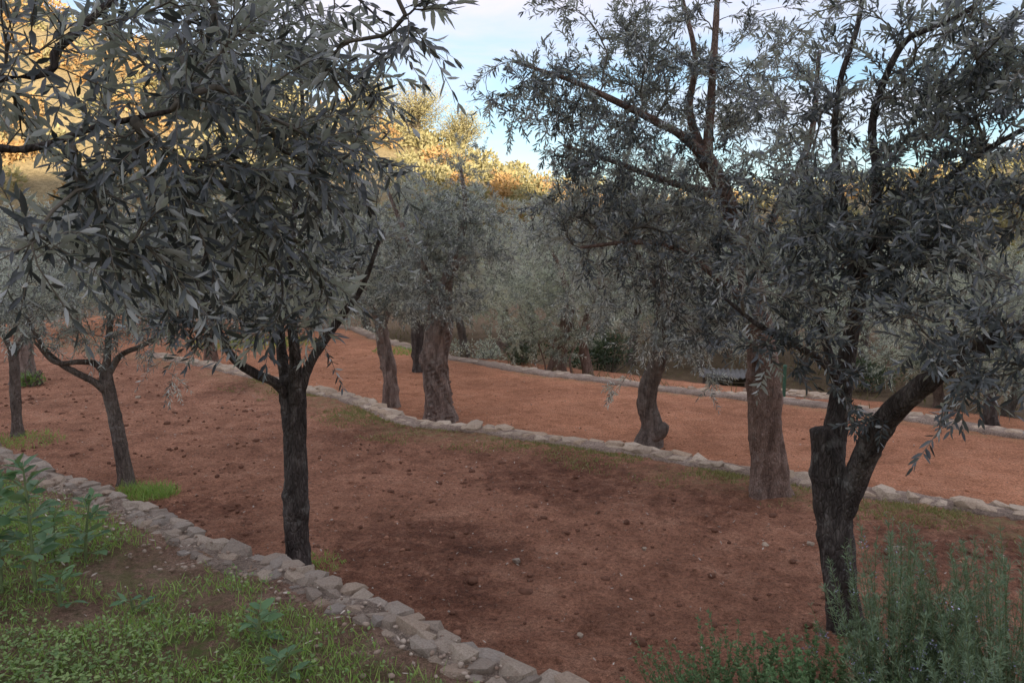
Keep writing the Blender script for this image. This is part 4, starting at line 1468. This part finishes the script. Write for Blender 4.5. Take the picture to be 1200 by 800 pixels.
# strips beside the middle wall, mossy short grass
n = 60000
t = r.uniform(-1.5, 12, n)
s = W2(t) - 0.34 - 0.75 * r.random(n) ** 1.3
x, y = xy(t, s)
den = 0.06 + 1.2 * fbm(P3(x, y) * 1.3, 4, 25) + 0.2 * soft(.9, .3, W2(t) - s)
for (pu, pv, ru, rv, a) in ((420, 490, 70, 16, 1.4), (600, 525, 120, 14, 1.2), (700, 540, 90, 12, .9), (1080, 605, 110, 20, 1.0), (840, 560, 60, 12, .8)):
    den = den + a * blob_px(x, y, LV[1], pu, pv, ru, rv)
g = r.random(n) < np.clip(den - .15, 0, 1)
grass_patch('grass', 'short dull mossy grass strip along the inner side of the middle wall', x[g], y[g], (.02, .055), (.006, .011), 6, 'grass_dull')
n = 30000
t = r.uniform(-14, 60, n)
s = np.where(r.random(n) < .25, W3(t) + .15 + 2.4 * r.random(n), 17.8 + 26 * r.random(n) ** 1.5)
x, y = xy(t, s)
u, v, dep = project(np.stack([x, y, 0 * x - 2], -1))
g = (u > -60) & (u < 1260) & (r.random(n) < np.clip(.45 + 1.3 * fbm(P3(x, y) * .35, 3, 29), 0, 1))
grass_patch('undergrowth', 'dry brownish grass and weeds under the rear olives', x[g], y[g], (.10, .42), (.012, .03), 12, 'dry_grass', .02, .6)
# tufts at tree feet
for (uu, vv, lv, n, rad, hr, lab) in ((172, 578, 1, 900, .22, (.04, .13), 'bright grass tuft at the foot of the slender leaning olive'),
                                      (15, 517, 1, 700, .45, (.03, .09), 'grass round the foot of the thin young olive at the left edge'),
                                      (300, 402, 2, 1500, 1.6, (.05, .16), 'strip of green grass far behind the red soil, left of the near dark trunk'),
                                      (485, 412, 2, 900, .9, (.04, .12), 'green grass below the far wall, left of the ancient trunk'),
                                      (372, 662, 1, 200, .16, (.02, .06), 'few grass blades right of the foot of the near dark trunk')):
    c = on_level(uu, vv, LV[lv])
    a = r.random(n) * 6.283
    q = rad * r.random(n) ** .6
    x, y = c[0] + q * np.cos(a) * 1.2, c[1] + q * np.sin(a)
    grass_patch('grass', lab, x, y, hr, (.003, .007) if lv == 1 else (.012, .02), 9 + uu)

# soil clods and pebbles, thousands: stuff
r = np.random.default_rng(18)
ico_bm = bmesh.new()
bmesh.ops.create_icosphere(ico_bm, subdivisions=1, radius=1)
ICO_V = np.array([v.co[:] for v in ico_bm.verts]); ICO_F = np.array([[v.index for v in f.verts] for f in ico_bm.faces])
ico_bm.free()


def pebbles(x, y, z, size, r, flat=.6):
    n = len(x)
    k = len(ICO_V)
    d = 1 + 0.35 * (r.random((n, k)) - .5)
    v = ICO_V[None] * d[..., None] * size[:, None, None] * np.stack([r.uniform(.8, 1.3, n), r.uniform(.7, 1.1, n), r.uniform(.45, .8, n) * flat / .6], -1)[:, None, :]
    a = r.random(n) * 6.283
    c, s_ = np.cos(a)[:, None], np.sin(a)[:, None]
    vx, vy = v[..., 0] * c - v[..., 1] * s_, v[..., 0] * s_ + v[..., 1] * c
    v = np.stack([vx + x[:, None], vy + y[:, None], v[..., 2] + z[:, None]], -1)
    f = (ICO_F[None] + (np.arange(n) * k)[:, None, None]).reshape(-1, 3)
    return v.reshape(-1, 3), f


def scatter(name, label, n, lvl, Wa, Wb, trange, size, mat, seed, cat, pw=2.2, tone=None):
    r = np.random.default_rng(seed)
    t = r.uniform(*trange, n)
    fr = r.random(n)
    a, bb = Wa(t) + .02, Wb(t) - .4
    x, y = xy(t, a + (bb - a) * fr)
    u, v, dep = project(np.stack([x, y, 0 * x + LV[lvl]], -1))
    k = (u > -80) & (u < 1280) & (v < 860) & (dep > .6)
    k &= r.random(n) < np.clip(.55 + .9 * fbm(P3(x, y) * 1.3, 3, seed), .05, 1)
    x, y = x[k], y[k]
    sz = size[0] + (size[1] - size[0]) * r.random(len(x)) ** pw * r.random(len(x))
    z = LV[lvl] + relief(x, y, lvl) + fine_relief(x, y, lvl) - 0.012 + sz * .15
    v, f = pebbles(x, y, z, sz, r)
    b = MB()
    b.add(v, f, r.random(len(x)).astype(np.float32) if tone is None else tone)
    return tag(b.build(name, M[mat], smooth=False), label, cat, None, 'stuff')


scatter('soil_clods', 'crumbly soil clods strewn over the brown terrace', 10500, 1, W1, W2, (-4, 14), (.004, .034), 'clod', 61, 'clods', 5)
scatter('soil_lumps', 'larger dark lumps of turned earth on the brown terrace', 1500, 1, W1, W2, (-4, 14), (.014, .046), 'clod', 66, 'clods', 1.5, 0.15)
scatter('pale_pebbles', 'tiny pale chips and pebbles strewn over the brown terrace', 2600, 1, W1, W2, (-4, 14), (.003, .013), 'litter', 62, 'pebbles', 2)
scatter('soil_clods', 'crumbly clods strewn over the orange terrace', 4000, 2, W2, W3, (-3, 20), (.008, .04), 'clod_low', 63, 'clods', 3) if 'clod_low' in M else None
scatter('pale_pebbles', 'tiny pale chips strewn over the orange terrace', 1200, 2, W2, W3, (-3, 20), (.006, .018), 'litter', 64, 'pebbles', 2)

# rubble and earth crumbs on the wall's inner edge
r = np.random.default_rng(77)
n = 2200
t = r.uniform(-3, 8.5, n)
s = W1(t) - .08 - np.abs(r.normal(.20, .14, n))
x, y = xy(t, s)
sz = .003 + .014 * r.random(n) ** 4
z = relief(x, y, 0) + fine_relief(x, y, 0) + .002 + sz * .2 + .012 * (s > W1(t) - .40)
v, f = pebbles(x, y, z, sz, r)
b = MB(); b.add(v, f, (r.random(n) ** 2).astype(np.float32))
tag(b.build('wall_rubble', M['rubble'] if 'rubble' in M else M['clod'], smooth=False), 'small rubble and crumbs lying along the inner edge of the near wall', 'rubble', None, 'stuff')


# dry leaves on the bank and the soil
def dry_leaves(name, label, x, y, zoff, seed, L=(.02, .05)):
    r = np.random.default_rng(seed)
    n = len(x)
    z = ground_z(x, y) + zoff
    a = r.random(n) * 6.283
    ax = norm(np.stack([np.cos(a), np.sin(a), r.normal(0, .2, n)], -1))
    nr = norm(np.stack([r.normal(0, .4, n), r.normal(0, .4, n), np.ones(n)], -1))
    LL = r.uniform(*L, n)
    v, f = leaf_verts(np.stack([x, y, z], -1), ax, nr, LL, LL * r.uniform(.15, .35, n), 1, r.normal(0, .2, n))
    b = MB(); b.add(v, f, (r.random(n) ** 1.2).astype(np.float32))
    return tag(b.build(name, M['litter']), label, 'leaves', None, 'stuff')


t = r.uniform(-3, 8.5, 900); s = W1(t) - .1 - 2.4 * r.random(900) ** 1.4
x, y = xy(t, s)
dry_leaves('dry_leaves', 'pale dry leaves scattered on the upper bank and wall top', x, y, .016, 1)
t = r.uniform(-3, 12, 2600); s = W1(t) + .1 + 4.2 * r.random(2600)
x, y = xy(t, s)
dry_leaves('dry_leaves', 'pale dry leaves scattered on the brown soil', x, y, .03, 2, (.012, .035))

# bigger stones lying on the soil
for (u, v, l, lab) in ((162, 468, .10, 'single ochre stone lying on the red soil beyond the slender olive'), (755, 642, .05, 'small rust stone on the brown soil left of the thick trunk'),
                       (680, 745, .05, 'reddish stone on the brown soil near the bottom centre'), (605, 658, .07, 'dark clod on the brown soil, centre'), (950, 636, .07, 'flat stone on the soil just left of the forked trunk'),
                       (1052, 645, .10, 'flat stone on the soil right of the forked trunk'), (897, 637, .06, 'tan stone on the soil below the thick reddish brown trunk')):
    p = on_level(u, v, LV[1]); z = float(ground_z(p[0], p[1]))
    st = link('stone', STONES_P[int(u) % 14] if u != 605 else STONES[2])
    st.location = (p[0], p[1], z + l * .12); st.scale = (l, l * .75, l * .5); st.rotation_euler = (0, .1, u)
    tag(st, lab, 'stone', 'stones lying on the soil')


# ------------------------------------------------------------------ broad bean plants on the bank
BEAN = unit_leaves(M['bean'], 6, 2, .52, (.1, .25, .4, 0, .2, .3))


def bean_plant(label, u, v, h, seed, nl=9, leafL=.07, lean=(0, 0), leaflets=4):
    r = np.random.default_rng(seed)
    p = on_level(u, v, 0)
    p[2] = float(ground_z(p[0], p[1]))
    root = thing('bean_plant', label, 'plant', p, 'leafy plants on the upper bank')
    stem = np.array([[0, 0, -.03], [lean[0] * .2, lean[1] * .2, h * .35], [lean[0] * .6, lean[1] * .6, h * .7], [lean[0], lean[1], h]])
    c = catmull(np.hstack([stem, np.array([[.009], [.008], [.006], [.003]])]), .03)
    tv, tq = tube(c[:, :3], c[:, 3], 6)
    b = MB(); b.add(tv, [tq], .5); b.build('stem', M['stem'], root)
    for k in range(nl):
        f = .22 + .78 * (k + .5) / nl
        q = c[min(int(f * (len(c) - 1)), len(c) - 1), :3]
        a = k * 2.4 + r.normal(0, .3)
        el = .35 + .8 * f ** 3
        d = norm([math.cos(a), math.sin(a), math.tan(el) if el < 1.4 else 4])
        pl = leafL * r.uniform(.9, 1.4) * (1.15 - .5 * f)
        tv, tq = tube(np.array([q, q + d * pl * .6, q + d * pl * 1.5 - [0, 0, .01]]), [.003, .0022, .0015], 4)
        b = MB(); b.add(tv, [tq], .6); b.build('leaf_stalk', M['stem'], root)
        side = norm(np.cross(d, [0, 0, 1]))
        for m in range(leaflets):
            o = link('leaf', BEAN[r.integers(6)], root)
            bp = q + d * pl * (.45 + .9 * (m // 2) / max(1, leaflets // 2)) - [0, 0, .006]
            sg = 1 if m % 2 else -1
            ax = norm(d * .75 + side * sg * .75 + [0, 0, r.normal(.1, .2)])
            nr = norm(np.array([0, 0, 1.0]) - d * .3 + r.normal(0, .25, 3))
            sx = norm(np.cross(ax, nr)); nz = np.cross(sx, ax)
            L = leafL * r.uniform(.75, 1.2) * (1.1 - .3 * f)
            o.matrix_local = Matrix.Translation(Vector(bp)) @ Matrix(((sx[0], ax[0], nz[0], 0), (sx[1], ax[1], nz[1], 0), (sx[2], ax[2], nz[2], 0), (0, 0, 0, 1))) @ Matrix.Diagonal((L, L, L, 1))
    return root


bean_plant('tall leafy bean plant with a bare pale stem at the left edge', 42, 690, .60, 1, 16, .095, (-.05, .05), 4)
bean_plant('bean plant with upright leaf tuft right of the tall one, close to the wall', 100, 655, .34, 2, 12, .08, (.03, .02), 4)
bean_plant('bushy bean plant cut off by the left edge', 2, 690, .56, 3, 15, .095, (-.02, .03), 4)
bean_plant('low bean plant in the shade behind the tall stem', 62, 650, .24, 4, 8, .08, (.0, .05), 4)
bean_plant('bean plant with long leaves left of the tall one, half out of frame', -22, 640, .52, 5, 14, .09, (.04, 0), 4)
bean_plant('sprawling bean seedling in the weeds below the bare earth patch', 70, 705, .16, 8, 6, .07, (.02, -.02), 4)
bean_plant('low broad-leaved rosette with a pale flower near the bottom of the bank', 303, 752, .12, 6, 8, .075, (.01, .0), 2)
bean_plant('flat-lying broad-leaved weed at the bottom edge of the bank', 325, 795, .10, 7, 6, .08, (.05, -.03), 2)
bean_plant('single large-leaved seedling on the dark weeds, centre of the bank', 155, 708, .06, 9, 3, .075, (.0, -.01), 2)


# ------------------------------------------------------------------ rosemary and herbs
def rosemary(label, u, v, y, rad, h, stems, seed, needle=.026, mat='rosemary', wr=.13, name='rosemary_bush', flowers=40, pairs=1.0, spread=.35):
    r = np.random.default_rng(seed)
    p = px(u, v, y)
    p[2] = float(ground_z(p[0], p[1]))
    root = thing(name, label, 'bush', p, 'herb bushes at the foot of the near wall')
    tw, lb, la, ln, fl = MB(), [], [], [], []
    for k in range(stems):
        a = r.random() * 6.283
        q = rad * math.sqrt(r.random())
        b0 = np.array([q * math.cos(a) * .55, q * math.sin(a) * .55, -.02])
        hh = h * r.uniform(.4, 1.0) * (1 - .35 * (q / rad) ** 2)
        top = np.array([q * math.cos(a) * (1 + spread) + r.normal(0, .085), q * math.sin(a) * (1 + spread) + r.normal(0, .085), hh])
        mid = (b0 + top) / 2 + np.array([math.cos(a), math.sin(a), 0]) * q * .18
        tt = np.linspace(0, 1, 9)[:, None]
        c = (1 - tt) ** 2 * b0 + 2 * tt * (1 - tt) * mid + tt ** 2 * top
        tv, tq = tube(c, np.linspace(.004, .0012, 9), 3)
        tw.add(tv, [tq], float(r.random()))
        m = int(hh / .0085 * pairs)
        x = .18 + .82 * r.random(m) ** .8
        pos = (1 - x)[:, None] ** 2 * b0 + 2 * (x * (1 - x))[:, None] * mid + (x ** 2)[:, None] * top
        d = norm(2 * (1 - x)[:, None] * (mid - b0) + 2 * x[:, None] * (top - mid))
        for g_ in range(3):
            n_ = norm(r.normal(size=(m, 3)))
            perp = norm(n_ - d * np.einsum('ij,ij->i', n_, d)[:, None])
            ax = norm(d * r.uniform(.5, 1.1, m)[:, None] + perp)
            lb.append(pos + perp * .002); la.append(ax); ln.append(norm(d - ax * np.einsum('ij,ij->i', d, ax)[:, None] + r.normal(0, .15, (m, 3))))
        if k < flowers:
            for z in r.uniform(.5, .9, 2):
                c0 = (1 - z) ** 2 * b0 + 2 * z * (1 - z) * mid + z * z * top
                fl.append(c0 + r.normal(0, .012, (6, 3)))
    tw.build('stems', M['stem'], root)['kind'] = 'stuff'
    lb, la, ln = np.vstack(lb), np.vstack(la), np.vstack(ln)
    L = r.uniform(.7, 1.2, len(lb)) * needle
    v_, f = leaf_verts(lb, la, ln, L, L * wr, 1 if wr > .3 else 0, r.normal(.05, .08, len(lb)))
    b = MB(); b.add(v_, f, r.random(len(lb)).astype(np.float32))
    b.build('foliage', M[mat], root)['kind'] = 'stuff'
    if fl:
        fl = np.vstack(fl)
        n = len(fl)
        ax = norm(r.normal(size=(n, 3)) + [0, -.3, .3]); nr = norm(r.normal(size=(n, 3)))
        L = r.uniform(.006, .012, n)
        v_, f = leaf_verts(fl, ax, nr, L, L * .8, 1, np.full(n, .2))
        b = MB(); b.add(v_, f, r.random(n).astype(np.float32))
        b.build('blossom', M['blossom'], root)['kind'] = 'stuff'
    return root


rosemary('upright rosemary bush hiding the foot of the forked olive on its right', 1052, 850, 3.4, .24, .96, 110, 1, pairs=.62, flowers=26, needle=.03, wr=.15)
rosemary('largest rosemary bush in the lower right corner', 1190, 850, 3.25, .40, .90, 230, 2, pairs=.62, flowers=8, needle=.03, wr=.15)
rosemary('low lilac-flowering rosemary between the two upright bushes', 1100, 850, 3.1, .28, .66, 120, 3, pairs=.62, flowers=80, needle=.028, wr=.15)
rosemary('soft green small-leaved herb clump at the bottom left of the forked trunk', 880, 850, 3.3, .36, .40, 110, 4, needle=.017, mat='herb' if 'herb' in M else 'weed', wr=.6, name='herb_clump', flowers=0, pairs=.7)
rosemary('second herb clump right before the forked trunk', 968, 850, 3.2, .28, .46, 120, 5, needle=.018, mat='herb' if 'herb' in M else 'weed', wr=.65, name='herb_clump', flowers=0, pairs=.7)
rosemary('sparse herb sprigs left of the clumps at the bottom edge', 822, 850, 3.3, .24, .36, 70, 6, needle=.016, mat='herb' if 'herb' in M else 'weed', wr=.55, name='herb_clump', flowers=0, pairs=.7)
